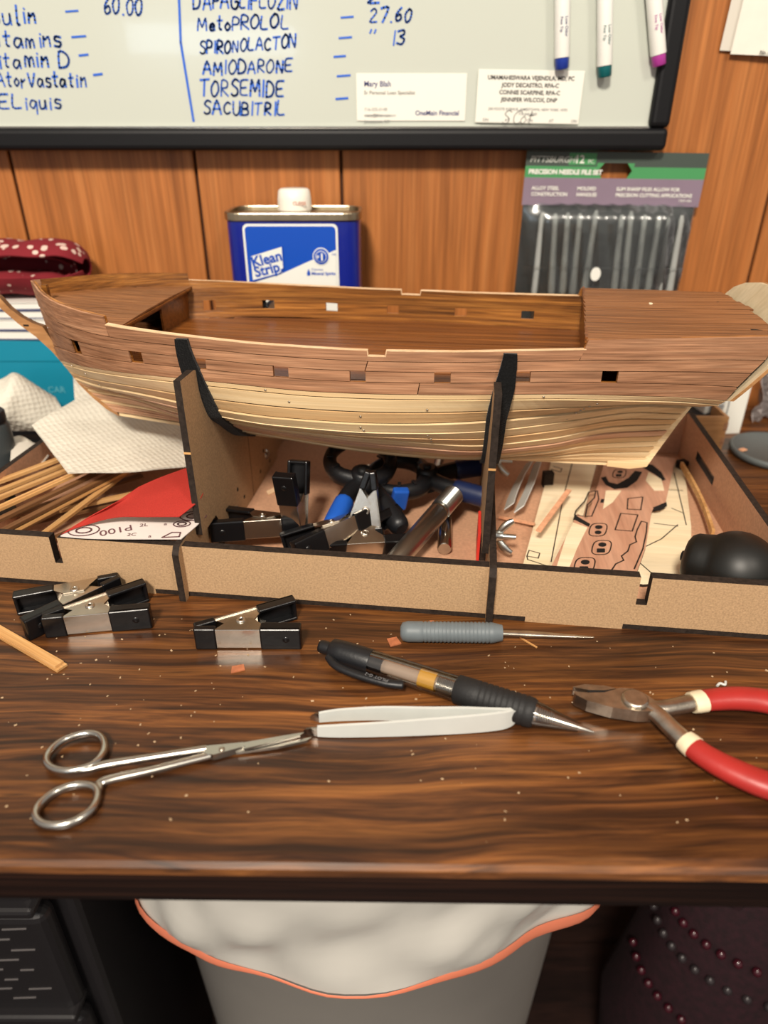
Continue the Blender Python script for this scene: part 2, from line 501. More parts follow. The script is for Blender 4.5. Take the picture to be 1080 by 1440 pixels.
    def build(self, name, mats, parent=None, bevel=0.0, seg=2, **tags):
        o = bpy.data.objects.new(name, self.mesh(name, mats))
        COL.objects.link(o)
        o.parent = parent
        if bevel:
            bv = o.modifiers.new('bevel', 'BEVEL'); bv.width = bevel; bv.segments = seg; bv.limit_method = 'ANGLE'; bv.angle_limit = 0.6
        for k, w in tags.items():
            o[k] = w
        return o

def thing(name, label, cat, loc=(0, 0, 0), rot=(0, 0, 0), group=None):
    """an Empty at the thing's base; loc.z is measured from the desk top"""
    o = bpy.data.objects.new(name, None)
    o.empty_display_size = 0.02
    COL.objects.link(o)
    o.location = (loc[0], loc[1], loc[2] + TZ)
    o.rotation_euler = rot
    o['label'] = label; o['category'] = cat
    if group:
        o['group'] = group
    return o

def single(mb, name, mats, label, cat, loc=(0, 0, 0), rot=(0, 0, 0), group=None, bevel=0.0):
    o = mb.build(name, mats, None, bevel)
    o.location = (loc[0], loc[1], loc[2] + TZ); o.rotation_euler = rot
    o['label'] = label; o['category'] = cat
    if group:
        o['group'] = group
    return o

def struct(mb, name, mats, parent=None, bevel=0.0):
    o = mb.build(name, mats, parent, bevel)
    if parent is None:
        o['kind'] = 'structure'
        o.location.z = TZ
    return o

def copy_tree(o, parent=None):
    c = o.copy(); COL.objects.link(c); c.parent = parent
    for ch in o.children:
        copy_tree(ch, c)
    return c

FACING = Matrix.Rotation(PI / 2, 4, 'X')     # text lying in XY turned to stand and face -Y

def text(string, size, parent, mat, M, name='lettering', bold=0.0, align='LEFT', thick=0.0, shear=0.0, space=1.0):
    cu = bpy.data.curves.new(name, 'FONT')
    cu.body = string; cu.size = size; cu.offset = bold; cu.align_x = align; cu.shear = shear; cu.space_character = space
    cu.resolution_u = 3
    cu.extrude = thick
    tmp = bpy.data.objects.new(name, cu)
    me = bpy.data.meshes.new_from_object(tmp)
    bpy.data.objects.remove(tmp); bpy.data.curves.remove(cu)
    me.transform(M)
    me.name = name
    me.materials.clear(); me.materials.append(MATS[mat])
    o = bpy.data.objects.new(name, me); COL.objects.link(o); o.parent = parent
    return o

def ribbon(mb, pts, w, z0, z1, M=None, mi=0):
    """a flat stroke of width w along 2-D points"""
    P = [Vector((p[0], p[1])) for p in pts]
    for a, b in zip(P[:-1], P[1:]):
        d = b - a
        if d.length < 1e-7:
            continue
        d.normalize(); n = Vector((-d.y, d.x)) * w / 2; e = d * w * 0.35
        q = [a - e + n, a - e - n, b + e - n, b + e + n]
        mb.prism([(p.x, p.y) for p in q], z0, z1, mi, M=M)
    return mb

def herm(xs, ys, x):
    n = len(xs)
    d = [(ys[i + 1] - ys[i]) / (xs[i + 1] - xs[i]) for i in range(n - 1)]
    m = [0.0] * n
    m[0] = d[0]; m[-1] = d[-1]
    for i in range(1, n - 1):
        if d[i - 1] * d[i] > 0:
            h0 = xs[i] - xs[i - 1]; h1 = xs[i + 1] - xs[i]; w1 = 2 * h1 + h0; w2 = h1 + 2 * h0
            m[i] = (w1 + w2) / (w1 / d[i - 1] + w2 / d[i])
    x = min(max(x, xs[0]), xs[-1])
    i = 0
    while i < n - 2 and x > xs[i + 1]:
        i += 1
    h = xs[i + 1] - xs[i]; t = (x - xs[i]) / h
    return (1 + 2 * t) * (1 - t) ** 2 * ys[i] + t * (1 - t) ** 2 * h * m[i] + t * t * (3 - 2 * t) * ys[i + 1] + t * t * (t - 1) * h * m[i + 1]

def smooth_path(pts, n=8):
    """Catmull-Rom through the points"""
    P = [Vector(p) for p in pts]
    out = []
    for i in range(len(P) - 1):
        p0 = P[max(i - 1, 0)]; p1 = P[i]; p2 = P[i + 1]; p3 = P[min(i + 2, len(P) - 1)]
        for k in range(n):
            t = k / n
            out.append(0.5 * ((2 * p1) + (p2 - p0) * t + (2 * p0 - 5 * p1 + 4 * p2 - p3) * t * t + (3 * p1 - p0 - 3 * p2 + p3) * t ** 3))
    out.append(P[-1])
    return out

def aim(p, q, up=(0, 0, 1)):
    """matrix whose +Z runs from p to q"""
    z = (Vector(q) - Vector(p)).normalized()
    u = Vector(up)
    if abs(u.dot(z)) > 0.98:
        u = Vector((0, 1, 0))
    x = u.cross(z).normalized(); y = z.cross(x)
    M = Matrix((x, y, z)).transposed().to_4x4()
    M.translation = Vector(p)
    return M

# ================================================================== THE SETTING
WALL = 0.675
wb_ = struct(MB().box((-1.7, WALL + 0.004, -TZ), (1.7, WALL + 0.05, 1.7)), 'wall_back', 'wall_behind')
seams = [-1.7, -1.48, -1.27, -1.06, -0.90, -0.76, -0.62, -0.47, -0.322, -0.163, -0.037, 0.126, 0.339, 0.46, 0.62, 0.78, 0.90, 1.06, 1.22, 1.45, 1.7]
for a, b in zip(seams[:-1], seams[1:]):
    MB().box((a + 0.0013, WALL - 0.001, -TZ), (b - 0.0013, WALL + 0.004, 1.7)).build('wall_plank', 'panel_wood', wb_, bevel=0.0012)
fl = struct(MB().box((-1.7, -1.6, -TZ - 0.03), (1.7, WALL + 0.004, -TZ - 0.004)), 'floor', 'dark_hollow')
yb = -1.6
i = 0
while yb < WALL - 0.001:
    ye = min(yb + 0.12, WALL)
    MB().box((-1.7, yb + 0.001, -TZ - 0.004), (1.7, ye - 0.001, -TZ)).build('floor_board', 'floor_wood', fl)
    yb = ye

# ---- desk
desk = thing('desk', 'dark rosewood-grained desk with a worn glossy top and black edge', 'desk', (0, 0, -TZ))
prof = []
y0, y1, th = 0.1675, 0.664, 0.0215
top_rows = []
for x in np.linspace(-0.95, 0.95, 3):
    k = -0.0125 * x
    ring = [(y1, 0), (y0 + 0.006 + k, 0), (y0 + 0.0028 + k, -0.0008), (y0 + 0.0009 + k, -0.0026), (y0 + k, -0.0055), (y0 + k, -th), (y1, -th)]
    top_rows.append([(x, p[0], p[1] + TZ) for p in ring])
mb = MB()
K = 7
vs_ = [p for r in top_rows for p in r]
for i in range(2):
    for j in range(K):
        j2 = (j + 1) % K
        mb.add(vs_, [(i * K + j, i * K + j2, (i + 1) * K + j2, (i + 1) * K + j)], 1 if j == 4 else 0, j in (1, 2, 3))
mb.add(vs_, [list(range(K)), list(range(2 * K, 3 * K))[::-1]], 0)
wood('desk_edge', (14, 8, 7), (26, 15, 12), (46, 27, 19), (4, 60, 260), rough=0.35, vary=0.0, fine_amt=0.3)
mb.build('desk_top', ['desk_laminate', 'desk_edge'], desk)
for lx in (-0.9, 0.9):
    for ly in (0.2, 0.62):
        MB().box((lx - 0.02, ly - 0.02, 0), (lx + 0.02, ly + 0.02, TZ - th)).build('leg', 'desk_edge', desk, bevel=0.003)

# ================================================================== THE BUILDING TRAY (local axes: a along the front, b into depth)
TRAY_O = (-0.1162, 0.3425, 0)
TRAY_YAW = math.atan2(-0.1231, 0.9924)
tray = thing('ship_building_tray', 'brown fibreboard tray with burnt edges and two cradle frames carrying the ship', 'tray', TRAY_O, (0, 0, TRAY_YAW))
AB = Matrix(((0, 0, 1, 0), (1, 0, 0, 0), (0, 1, 0, 0), (0, 0, 0, 1)))       # prism drawn in (b, z), extruded along a
AZ = Matrix(((1, 0, 0, 0), (0, 0, -1, 0), (0, 1, 0, 0), (0, 0, 0, 1)))      # prism drawn in (a, z), extruded along -b

def TR(a, b, z):
    c, s = math.cos(TRAY_YAW), math.sin(TRAY_YAW)
    return Vector((TRAY_O[0] + a * c - b * s, TRAY_O[1] + a * s + b * c, z))

def to_tray(p):
    c, s = math.cos(TRAY_YAW), math.sin(TRAY_YAW)
    dx, dy = p[0] - TRAY_O[0], p[1] - TRAY_O[1]
    return Vector((dx * c + dy * s, -dx * s + dy * c, p[2]))

A0, A1, B1 = -0.157, 0.342, 0.246
ZT = 0.0355
MB().prism([(A0, 0.0015), (A1 + 0.003, 0.0015), (A1 + 0.003, B1 + 0.003), (A0, B1 + 0.003)], 0, 0.0036, 0, 1).build('floor_panel', ['mdf_inside', 'burnt_edge'], tray)
# front panel: top slots and bottom tabs
fp = [(A0, 0.0036), (-0.073, 0.0036), (-0.073, 0.0), (-0.022, 0.0), (-0.022, 0.0036), (-0.006, 0.0036), (0.0, 0.0036),
      (0.198, 0.0036), (0.198, 0.0), (0.252, 0.0), (0.252, 0.0036), (A1, 0.0036), (A1, ZT),
      (0.2625, ZT), (0.2625, 0.0175), (0.2565, 0.0175), (0.2565, ZT), (-0.0775, ZT), (-0.0775, 0.0175), (-0.0825, 0.0175), (-0.0825, ZT), (A0, ZT)]
MB().prism(fp, -0.0068, -0.0010, 0, 1, AZ).build('front_panel', ['mdf', 'burnt_edge'], tray)
bp_ = [(A0, 0.0036), (A1, 0.0036), (A1, 0.040), (A0, 0.040)]
MB().prism(bp_, -B1, -B1 + 0.0045, 0, 1, AZ).build('back_panel', ['mdf_inside', 'burnt_edge'], tray)
MB().box((0.322, B1 - 0.0052, 0.020), (0.3245, B1 - 0.0042, 0.033)).build('joint_tongue', 'pale_ply', tray)
# right side panel with long slots (two boards above and below them, webs between)
def side_panel(a):
    m = MB()
    b0_, b1_ = 0.0072, B1 - 0.0048
    lo_, hi_ = 0.0195, 0.0265
    m.prism([(b0_, 0.0036), (b1_, 0.0036), (b1_, lo_), (b0_, lo_)], a, a + 0.0045, 0, 1, AB)
    m.prism([(b0_, hi_), (b1_, hi_), (b1_, 0.042), (b0_, 0.042)], a, a + 0.0045, 0, 1, AB)
    for q0, q1 in ((b0_, 0.062), (0.074, 0.152), (0.198, b1_)):
        m.prism([(q0, lo_), (q1, lo_), (q1, hi_), (q0, hi_)], a, a + 0.0045, 0, 1, AB)
    return m.build('side_panel', ['mdf_inside', 'burnt_edge'], tray)
side_panel(A1 - 0.0045)
side_panel(A0)

# ------------------------------------------------------------------ hull surface (needed by the cradle too)
LV = [
 (-.135, .322, {0:.001,.02:.012,.05:.029,.1:.049,.186:.067,.295:.075,.405:.079,.514:.0795,.62:.0765,.685:.073,.8:.067,1:.056}, {0:.1525,.186:.1465,.295:.144,.405:.142,.514:.141,.62:.141,.685:.1415,.78:.1425,1:.1445}),
 (-.126, .303, {0:.002,.02:.011,.05:.025,.1:.043,.186:.062,.295:.0745,.405:.0795,.514:.0805,.62:.078,.7:.0745,.85:.066,1:.052}, {0:.104,.07:.112,.19:.1175,.278:.119,.34:.1188,.467:.1170,.61:.1172,.77:.118,.92:.1155,1:.112}),
 (-.117, .297, {0:.002,.05:.018,.1:.032,.2:.054,.3:.068,.4:.0755,.5:.077,.6:.073,.7:.064,.8:.048,.9:.026,1:.004}, {0:.090,.2:.098,.4:.096,.6:.095,.8:.096,.9:.095,1:.088}),
 (-.109, .290, {0:.002,.1:.020,.2:.039,.3:.052,.4:.0600,.5:.062,.6:.058,.7:.049,.8:.034,.9:.015,1:.0035}, {0:.082,.1:.085,.2:.084,.3:.084,.4:.083,.5:.081,.6:.078,.7:.074,.8:.074,.9:.076,1:.075}),
 (-.101, .284, {0:.002,.1:.010,.2:.021,.3:.029,.4:.034,.5:.037,.6:.035,.7:.029,.8:.017,.9:.008,1:.003}, {0:.074,.1:.073,.2:.069,.3:.0675,.4:.065,.5:.062,.6:.059,.7:.057,.8:.057,.9:.060,1:.062}),
 (-.093, .279, {0:.0025,1:.0025}, {0:.067,.1:.063,.25:.057,.4:.052,.5:.049,.6:.047,.8:.0465,1:.048})]
LVK = [(a0, a1, list(h), list(h.values()), list(z), list(z.values())) for a0, a1, h, z in LV]
BC = 0.125
_cache = {}
def section(t):
    key = round(t, 6)
    if key not in _cache:
        _cache[key] = [(a0 + (a1 - a0) * t, herm(hk, hv, t), herm(zk, zv, t)) for a0, a1, hk, hv, zk, zv in LVK]
    return _cache[key]
KS = [0, 1, 2, 3, 4, 5]
def HS(t, v, s=-1, off=0.0):
    P = section(t)
    p = Vector((herm(KS, [q[0] for q in P], v), BC + s * herm(KS, [q[1] for q in P], v), herm(KS, [q[2] for q in P], v)))
    if off:
        e = 0.004
        t0, t1 = max(t - e, 0), min(t + e, 1)
        v0, v1 = max(v - 0.03, 0), min(v + 0.03, 5)
        n = (HS(t1, v, s) - HS(t0, v, s)).cross(HS(t, v1, s) - HS(t, v0, s))
        if n.length > 1e-14:
            n.normalize()
            if n.y * s < 0:
                n = -n
            p = p + n * off
    return p

def t_at(a, v):
    lo, hi = 0.0, 1.0
    for _ in range(24):
        mid = (lo + hi) / 2
        if HS(mid, v).x < a:
            lo = mid
        else:
            hi = mid
    return lo

# ---- cradle frames: a low cross panel and two bolted arms each, lined with felt
def cradle(a_base, a_arm, arm_mid):
    bm_ = MB()
    base = [(-0.0045, 0.0), (-0.0045, 0.0325), (-0.0015, 0.0365), (0.0005, 0.0372), (B1 - 0.012, 0.0372), (B1 - 0.012, 0.0036), (0.0071, 0.0036), (0.0071, 0.0028), (0.0005, 0.0028), (0.0005, 0)]
    bm_.prism(base, a_base, a_base + 0.004, 0, 1, AB)
    base_o = bm_.build('cross_panel', ['mdf', 'burnt_edge'], tray)
    sec = []
    for v in np.linspace(0.85, 5, 26):
        tt = t_at(arm_mid, v)
        p = HS(tt, v, -1, 0.0034)
        sec.append((p.y, p.z))
    zb = min(q[1] for q in sec) - 0.001
    sec = [q for q in sec if q[1] < 0.1255]
    for s in (-1, 1):
        front = [(0.0235, 0.030), (0.0235, 0.127), (sec[0][0] - 0.003, 0.1268), (sec[0][0], 0.1255)] + sec + [(BC - 0.0004, zb), (BC - 0.0004, 0.0038), (0.056, 0.0038), (0.056, 0.018), (0.048, 0.030)]
        if s > 0:
            front = [(2 * BC - b, z) for b, z in front]
        o = MB().prism(front, a_arm, a_arm + 0.004, 0, 1, AB).build('cradle_arm', ['mdf', 'burnt_edge'], tray)
        # kerf left by the laser in the burnt front edge
        if s < 0:
            MB().box((a_arm - 0.0001, 0.0233, 0.0835), (a_arm + 0.0041, 0.0236, 0.0848)).build('kerf_mark', 'strip_wood', o)
        for hb, hz in ((0.078, 0.011), (0.092, 0.026), (0.104, 0.014)):
            yb_ = hb if s < 0 else 2 * BC - hb
            side = a_arm + 0.004 if a_arm > a_base else a_arm
            MB().lathe([(0.0016, -0.0001), (0.0016, 0.0001)], 10, 0, Matrix.Translation((side, yb_, hz)) @ Matrix.Rotation(PI / 2, 4, 'Y')).build('bolt_hole', 'dark_hollow', o)
        # felt lining over the notch
        fpath = []
        for v in np.linspace(0.02 if s < 0 else 0.3, 4.9, 30):
            tt = t_at(arm_mid + 0.001, v)
            fpath.append(HS(tt, v, s, 0.0021))
        m = MB()
        rows = []
        for q, p in enumerate(fpath):
            w = 0.0036 + 0.0022 * min(1, q / 5)
            k_ = max(0, 1 - q / 11); k_ = k_ * k_ * (3 - 2 * k_)
            shift = (0.0034 - 0.0085 * k_) if a_base < 0.1 else 0.0046 * k_
            fl_ = 0.0
            rows.append([(p.x + shift - w, p.y, p.z), (p.x + shift, p.y, p.z), (p.x + shift + w, p.y, p.z)])
        m.sheet(rows, 0.0026)
        m.build('felt_strip', 'felt_black', tray, bevel=0.0006)
    return base_o
cradle(-0.005, -0.001, 0.001)
cradle(0.1755, 0.1715, 0.1735)

def bolt(a_head, b, z, length, d, nut_at=None):
    """carriage bolt through a frame, domed head on one side and wing nut on the other"""
    M = Matrix.Translation((a_head, b, z)) @ Matrix.Rotation(PI / 2 * d, 4, 'Y')
    o = MB().lathe([(0.0002, -0.0022), (0.0022, -0.0018), (0.0036, -0.0008), (0.0040, 0.0)], 16, 0, M).lathe([(0.0017, 0), (0.0017, length)], 12, 0, M).build('carriage_bolt', 'zinc', tray)
    if nut_at is not None:
        N_ = M @ Matrix.Translation((0, 0, nut_at)) @ Matrix.Rotation(1.25, 4, 'Z')
        m = MB().lathe([(0.0042, 0), (0.0042, 0.0012), (0.0034, 0.002), (0.003, 0.0055)], 14, 0, N_)
        for sg in (-1, 1):
            pts = smooth_path([(0, sg * 0.0022, 0.003), (0, sg * 0.0055, 0.0052), (0, sg * 0.0085, 0.0082), (0, sg * 0.0105, 0.0115)], 4)
            rs = [0.0016 + 0.0009 * math.sin(PI * k / (len(pts) - 1)) for k in range(len(pts))]
            m.tube(pts, rs, 8, squash=0.55, up=(1, 0, 0), M=N_)
        m.build('wing_nut', 'zinc', o)
    return o
bolt(0.1715, 0.061, 0.020, 0.022, 1, 0.0085)
bolt(0.1715, 0.150, 0.032, 0.022, 1, 0.0085)
bolt(0.003, 0.085, 0.0125, 0.016, -1, 0.0085)
bolt(0.003, 0.165, 0.020, 0.016, -1, 0.0085)
MB().box((0.1695, 0.052, 0.004), (0.1712, 0.080, 0.027)).build('red_spacer_strip', 'red_strip', tray, label='thin red strip beside the bolt')

# ================================================================== THE MODEL SHIP
ship = thing('model_ship', 'unfinished wooden model ship hull with walnut bulwarks over pale planking in the cradle', 'model ship', TRAY_O, (0, 0, TRAY_YAW))
T_FC, T_PN, T_PF = 0.1794, 0.7767, 0.803
NOTCH = {-1: (0.5197, 0.5417), 1: (0.5251, 0.5564)}
PORTS = {-1: (0.0979, 0.2112, 0.3043, 0.4161, 0.5162, 0.6229, 0.7215, 0.8298), 1: (0.0979, 0.2057, 0.3041, 0.4136, 0.5203, 0.6361, 0.7461, 0.84)}
PW = 0.0088
def raise_top(t, s):
    tp = T_PN if s < 0 else T_PF
    if t < T_FC:
        return 0.0048
    if t > tp:
        return 0.0052
    n0, n1 = NOTCH[s]
    if n0 < t < n1:
        return -0.0032
    return 0.0

def top_point(t, s, off):
    p = HS(t, 0, s, off)
    p.z += raise_top(t, s)
    return p

def samples(t0, t1, n, s):
    ts = list(np.linspace(t0, t1, n))
    tp = T_PN if s < 0 else T_PF
    for e in (T_FC, tp) + NOTCH[s]:
        for d in (-0.0004, 0.0004):
            if t0 < e + d < t1:
                ts.append(e + d)
    if t0 < 0.02:
        ts += [0.004, 0.009, 0.015, 0.022, 0.032]
    return sorted(set(round(float(t), 5) for t in ts if t0 <= t <= t1))

def strake(t0, t1, v0, v1, s, o_out, o_in, n, mat, parent, name='hull_plank', top=False, square=False, lap=0.0):
    ts = samples(t0, t1, n, s)
    vm = (v0 + v1) / 2
    if square:      # butt the ends square to the keel, as at a gunport
        e0 = HS(t0, vm).x; e1 = HS(t1, vm).x
        lim = {v: (t0 if t0 <= 0.006 else t_at(e0, v), t1 if t1 >= 0.99 else t_at(e1, v)) for v in (v0, v1)}
        def tv(t, v):
            l = lim[v]
            return l[0] + (l[1] - l[0]) * (t - t0) / (t1 - t0)
    else:
        def tv(t, v):
            return t
    vs_, fs = [], []
    for t in ts:
        if top:
            a = top_point(t, s, o_out); d = top_point(t, s, o_in)
        else:
            a = HS(tv(t, v0), v0, s, o_out - lap); d = HS(tv(t, v0), v0, s, o_in)
        b = HS(tv(t, v1), v1, s, o_out + lap); c = HS(tv(t, v1), v1, s, o_in)
        for p in (a, d, b, c):      # keep the two sides apart at the stem and sternpost
            if (p.y - BC) * s < 0.0006:
                p.y = BC + s * 0.0006
        vs_ += [a, b, c, d]
    for i in range(len(ts) - 1):
        o, q = 4 * i, 4 * i + 4
        for j in range(4):
            j2 = (j + 1) % 4
            f = (o + j, q + j, q + j2, o + j2)
            fs.append(f if s < 0 else f[::-1])
    e = 4 * (len(ts) - 1)
    f0, f1 = (0, 1, 2, 3), (e + 3, e + 2, e + 1, e)
    fs += [f0, f1] if s < 0 else [f0[::-1], f1[::-1]]
    m = MB(); m.add(vs_, fs, 0, False)
    return m.build(name, mat, parent)

# core inside the planking, from deck level down
mb = MB()
for s in (-1, 1):
    ts = list(np.linspace(0.004, 0.998, 60)); vv = list(np.linspace(0.95, 5, 26))
    P = [[HS(t, v, s, -0.0009) for v in vv] for t in ts]
    for r in P:
        for p in r:
            if (p.y - BC) * s < 0.0003:
                p.y = BC + s * 0.0003
    flat = [p for r in P for p in r]; K = len(vv)
    fs = [(i * K + j, (i + 1) * K + j, (i + 1) * K + j + 1, i * K + j + 1) for i in range(len(ts) - 1) for j in range(K - 1)]
    mb.add(flat, fs if s < 0 else [f[::-1] for f in fs], 0, True)
core = mb.build('hull', 'hull_core', ship)

VB = [0, 0.235, 0.47, 0.72, 1.0]
VL = [1.0, 1.14, 1.5, 1.86, 2.2, 2.52, 2.84, 3.16, 3.48, 3.8, 4.1, 4.4, 4.7, 5.0]
G = 0.009
for s in (-1, 1):
    rnd = random.Random(11 + s)
    for k in range(4):
        out = 0.0005 + rnd.uniform(-0.00012, 0.00022)
        if k == 2:
            cuts = [0.0]
            for tc_ in PORTS[s]:
                h = PW / 2 / 0.43
                cuts += [tc_ - h, tc_ + h]
            cuts.append(1.0)
            for j in range(0, len(cuts), 2):
                n = max(3, int((cuts[j + 1] - cuts[j]) * 60))
                strake(cuts[j], cuts[j + 1], VB[k] + G, VB[k + 1] - G, s, out, -0.0006, n, 'walnut', core, square=True)
                strake(max(cuts[j], 0.006), min(cuts[j + 1], 0.99), VB[k], VB[k + 1], s, -0.0009, -0.0021, n, 'stained_bulwark', core, 'bulwark_lining', square=True)
        else:
            joint = [0.0, rnd.uniform(0.35, 0.65), 1.0] if k != 0 else [0.0, T_FC + 0.0, (T_PN if s < 0 else T_PF), 1.0]
            for ja, jb in zip(joint[:-1], joint[1:]):
                strake(ja + (0.0006 if ja else 0), jb - 0.0006, VB[k] + (G if k else 0), VB[k + 1] - G, s, out + (0.0004 if k == 3 else 0), -0.0006, max(6, int((jb - ja) * 60)), 'walnut', core, top=(k == 0))
            strake(0.006, 0.99, VB[k], VB[k + 1] if k < 3 else 0.97, s, -0.0009, -0.0021, 60, 'stained_bulwark', core, 'bulwark_lining', top=(k == 0))
    # raw sawn edge on top of the waist rail
    ts = samples(T_FC + 0.0006, (T_PN if s < 0 else T_PF) - 0.0006, 40, s)
    rows = []
    for t in ts:
        a = top_point(t, s, 0.0007); b = top_point(t, s, -0.0022)
        a.z += 0.0003; b.z += 0.0003
        rows.append([a, b] if s < 0 else [b, a])
    MB().sheet(rows, 0.0005, smooth=False).build('sawn_rail_edge', 'raw_edge', core)
    for k in range(len(VL) - 1):
        out = 0.0004 + rnd.uniform(-0.0003, 0.0004)
        g = 0.012 + 0.016 * rnd.random()
        tone = 'basswood_tan' if k in (2, 5, 8, 10) else ('basswood_rosy' if k == 7 else 'basswood')
        rosy = k >= 4 and rnd.random() < 0.55
        t0, t1 = (0.0, 1.0)
        if rosy:
            tj = rnd.uniform(0.26, 0.36)
            strake(0.0, tj, VL[k] + g, VL[k + 1] - g, s, out, -0.0006, 20, 'basswood_rosy', core, lap=-0.0003)
            strake(tj + 0.001, 1.0, VL[k] + g, VL[k + 1] - g, s, out, -0.0006, 44, tone, core, lap=-0.0003)
        else:
            strake(0.0, 1.0, VL[k] + g, VL[k + 1] - g, s, out, -0.0006, 60, tone, core, lap=-0.0003)

# planking nails
nail = None
for t, v in ((0.075, 1.3), (0.083, 1.75), (0.09, 2.05), (0.10, 2.4), (0.2, 2.9), (0.215, 3.1), (0.395, 1.07), (0.425, 1.32), (0.52, 1.62), (0.518, 2.0), (0.522, 2.12), (0.61, 1.4), (0.612, 2.35), (0.618, 2.7), (0.617, 2.55),
             (0.835, 1.3), (0.828, 1.45), (0.824, 1.6), (0.822, 1.72), (0.818, 1.85), (0.815, 1.95), (0.81, 2.1), (0.76, 1.07), (0.045, 1.1)):
    p = HS(t, v, -1, 0.0007); q = HS(t, v, -1, 0.0016)
    z = (q - p).normalized()
    if nail is None:
        nail = MB().lathe([(0.0007, -0.0003), (0.0007, 0.0001), (0.0004, 0.0003)], 10).build('nail', 'dark_steel', ship)
        o = nail
    else:
        o = nail.copy(); COL.objects.link(o)
    o.location = p; o.rotation_euler = z.to_track_quat('Z', 'Y').to_euler()

# ---- decks
def deck_root(name, mat, a0, a1, zf, hwf, n=30):
    """the deck's underlying board; its planks are laid on it"""
    vs_, fs = [], []
    st = np.linspace(a0, a1, n)
    for a in st:
        h = max(hwf(a), 0.0005)
        vs_ += [(a, BC - h, zf(a, h) - 0.0012), (a, BC, zf(a, 0) - 0.0012), (a, BC + h, zf(a, h) - 0.0012),
                (a, BC + h, zf(a, h) - 0.0030), (a, BC, zf(a, 0) - 0.0030), (a, BC - h, zf(a, h) - 0.0030)]
    for i in range(n - 1):
        for j in range(6):
            fs.append((6 * i + j, 6 * i + 6 + j, 6 * i + 6 + (j + 1) % 6, 6 * i + (j + 1) % 6)[::-1])
    fs += [(5, 4, 3, 2, 1, 0), tuple(6 * (n - 1) + j for j in range(6))]
    return MB().add(vs_, fs).build(name, mat, ship)

def rail_t(a):
    return (a + 0.135) / 0.457
def hull_half(a, v, inset):
    t = min(max(t_at(a, v), 0.0), 1.0)
    return max(BC - HS(t, v).y - inset, 0.0008)

DZ = 0.1185
zf_main = lambda a, y: DZ + 0.0022 * (1 - (y / 0.078) ** 2) + 0.004 * max(0, (0.06 - a) / 0.2) ** 2
hw_main = lambda a: hull_half(a, 0.9, 0.0024)
r = deck_root('main_deck', 'stained_deck', -0.115, 0.30, zf_main, hw_main)
def planks(root, name, mat, a0, a1, zf, hwf, nb, lo=None, hi=None):
    hmax = max(hwf(a) for a in np.linspace(a0, a1, 40)); w = 2 * hmax / nb
    for j in range(nb):
        y0, y1 = -hmax + j * w + 0.00024, -hmax + (j + 1) * w - 0.00024
        ym = (y0 + y1) / 2
        s0 = lo(ym) if lo else a0
        s1 = hi(ym) if hi else a1
        st = []
        for a in np.linspace(s0, s1, 24):
            h = hwf(a); c0, c1 = max(y0, -h), min(y1, h)
            if c1 - c0 > 0.0001:
                st.append((a, c0, c1))
        if len(st) < 2:
            continue
        vs_, fs = [], []
        dz = random.uniform(-0.00014, 0.00014)
        for a, c0, c1 in st:
            z0, z1 = zf(a, c0) + dz, zf(a, c1) + dz
            vs_ += [(a, BC + c0, z0), (a, BC + c1, z1), (a, BC + c1, z1 - 0.0011), (a, BC + c0, z0 - 0.0011)]
        for i in range(len(st) - 1):
            for jj in range(4):
                fs.append((4 * i + jj, 4 * i + 4 + jj, 4 * i + 4 + (jj + 1) % 4, 4 * i + (jj + 1) % 4)[::-1])
        e = 4 * (len(st) - 1)
        fs += [(3, 2, 1, 0), (e, e + 1, e + 2, e + 3)]
        MB().add(vs_, fs).build(name, mat, root)
planks(r, 'deck_plank', 'stained_deck', -0.11, 0.30, zf_main, hw_main, 22)

A_FC = -0.135 + 0.457 * T_FC
hw_fc = lambda a: hull_half(a, 0.12, 0.0023)
zf_fc = lambda a, y: 0.1428 + 0.0012 * (1 - (y / 0.065) ** 2) + max(0, (-0.06 - a)) * 0.055
r = deck_root('forecastle_deck', 'hull_core', -0.131, A_FC + 0.002, zf_fc, hw_fc)
planks(r, 'deck_plank', 'poop_planking', -0.131, A_FC + 0.003, zf_fc, hw_fc, 14)
# forecastle bulkhead with its dark opening
hb = hull_half(A_FC, 0.5, 0.0024)
bz0, bz1 = DZ + 0.001, 0.1410
m = MB()
m.box((A_FC - 0.0015, BC + 0.012, bz0), (A_FC, BC + hb, bz1)).box((A_FC - 0.0015, BC - hb, bz0), (A_FC, BC - 0.030, bz1)).box((A_FC - 0.0015, BC - 0.030, bz1 - 0.003), (A_FC, BC + 0.012, bz1))
m.build('forecastle_bulkhead', 'stained_deck', ship)
MB().box((A_FC - 0.0005, BC - hb + 0.002, 0.1412), (A_FC + 0.0040, BC + hb - 0.002, 0.1424)).build('deck_beam', 'stained_deck', ship)
# short timber heads either side of the stem
MB().box((-0.1215, BC - 0.0125, 0.1465), (-0.1180, BC - 0.0095, 0.1570)).build('timber_head', 'stained_bulwark', ship)

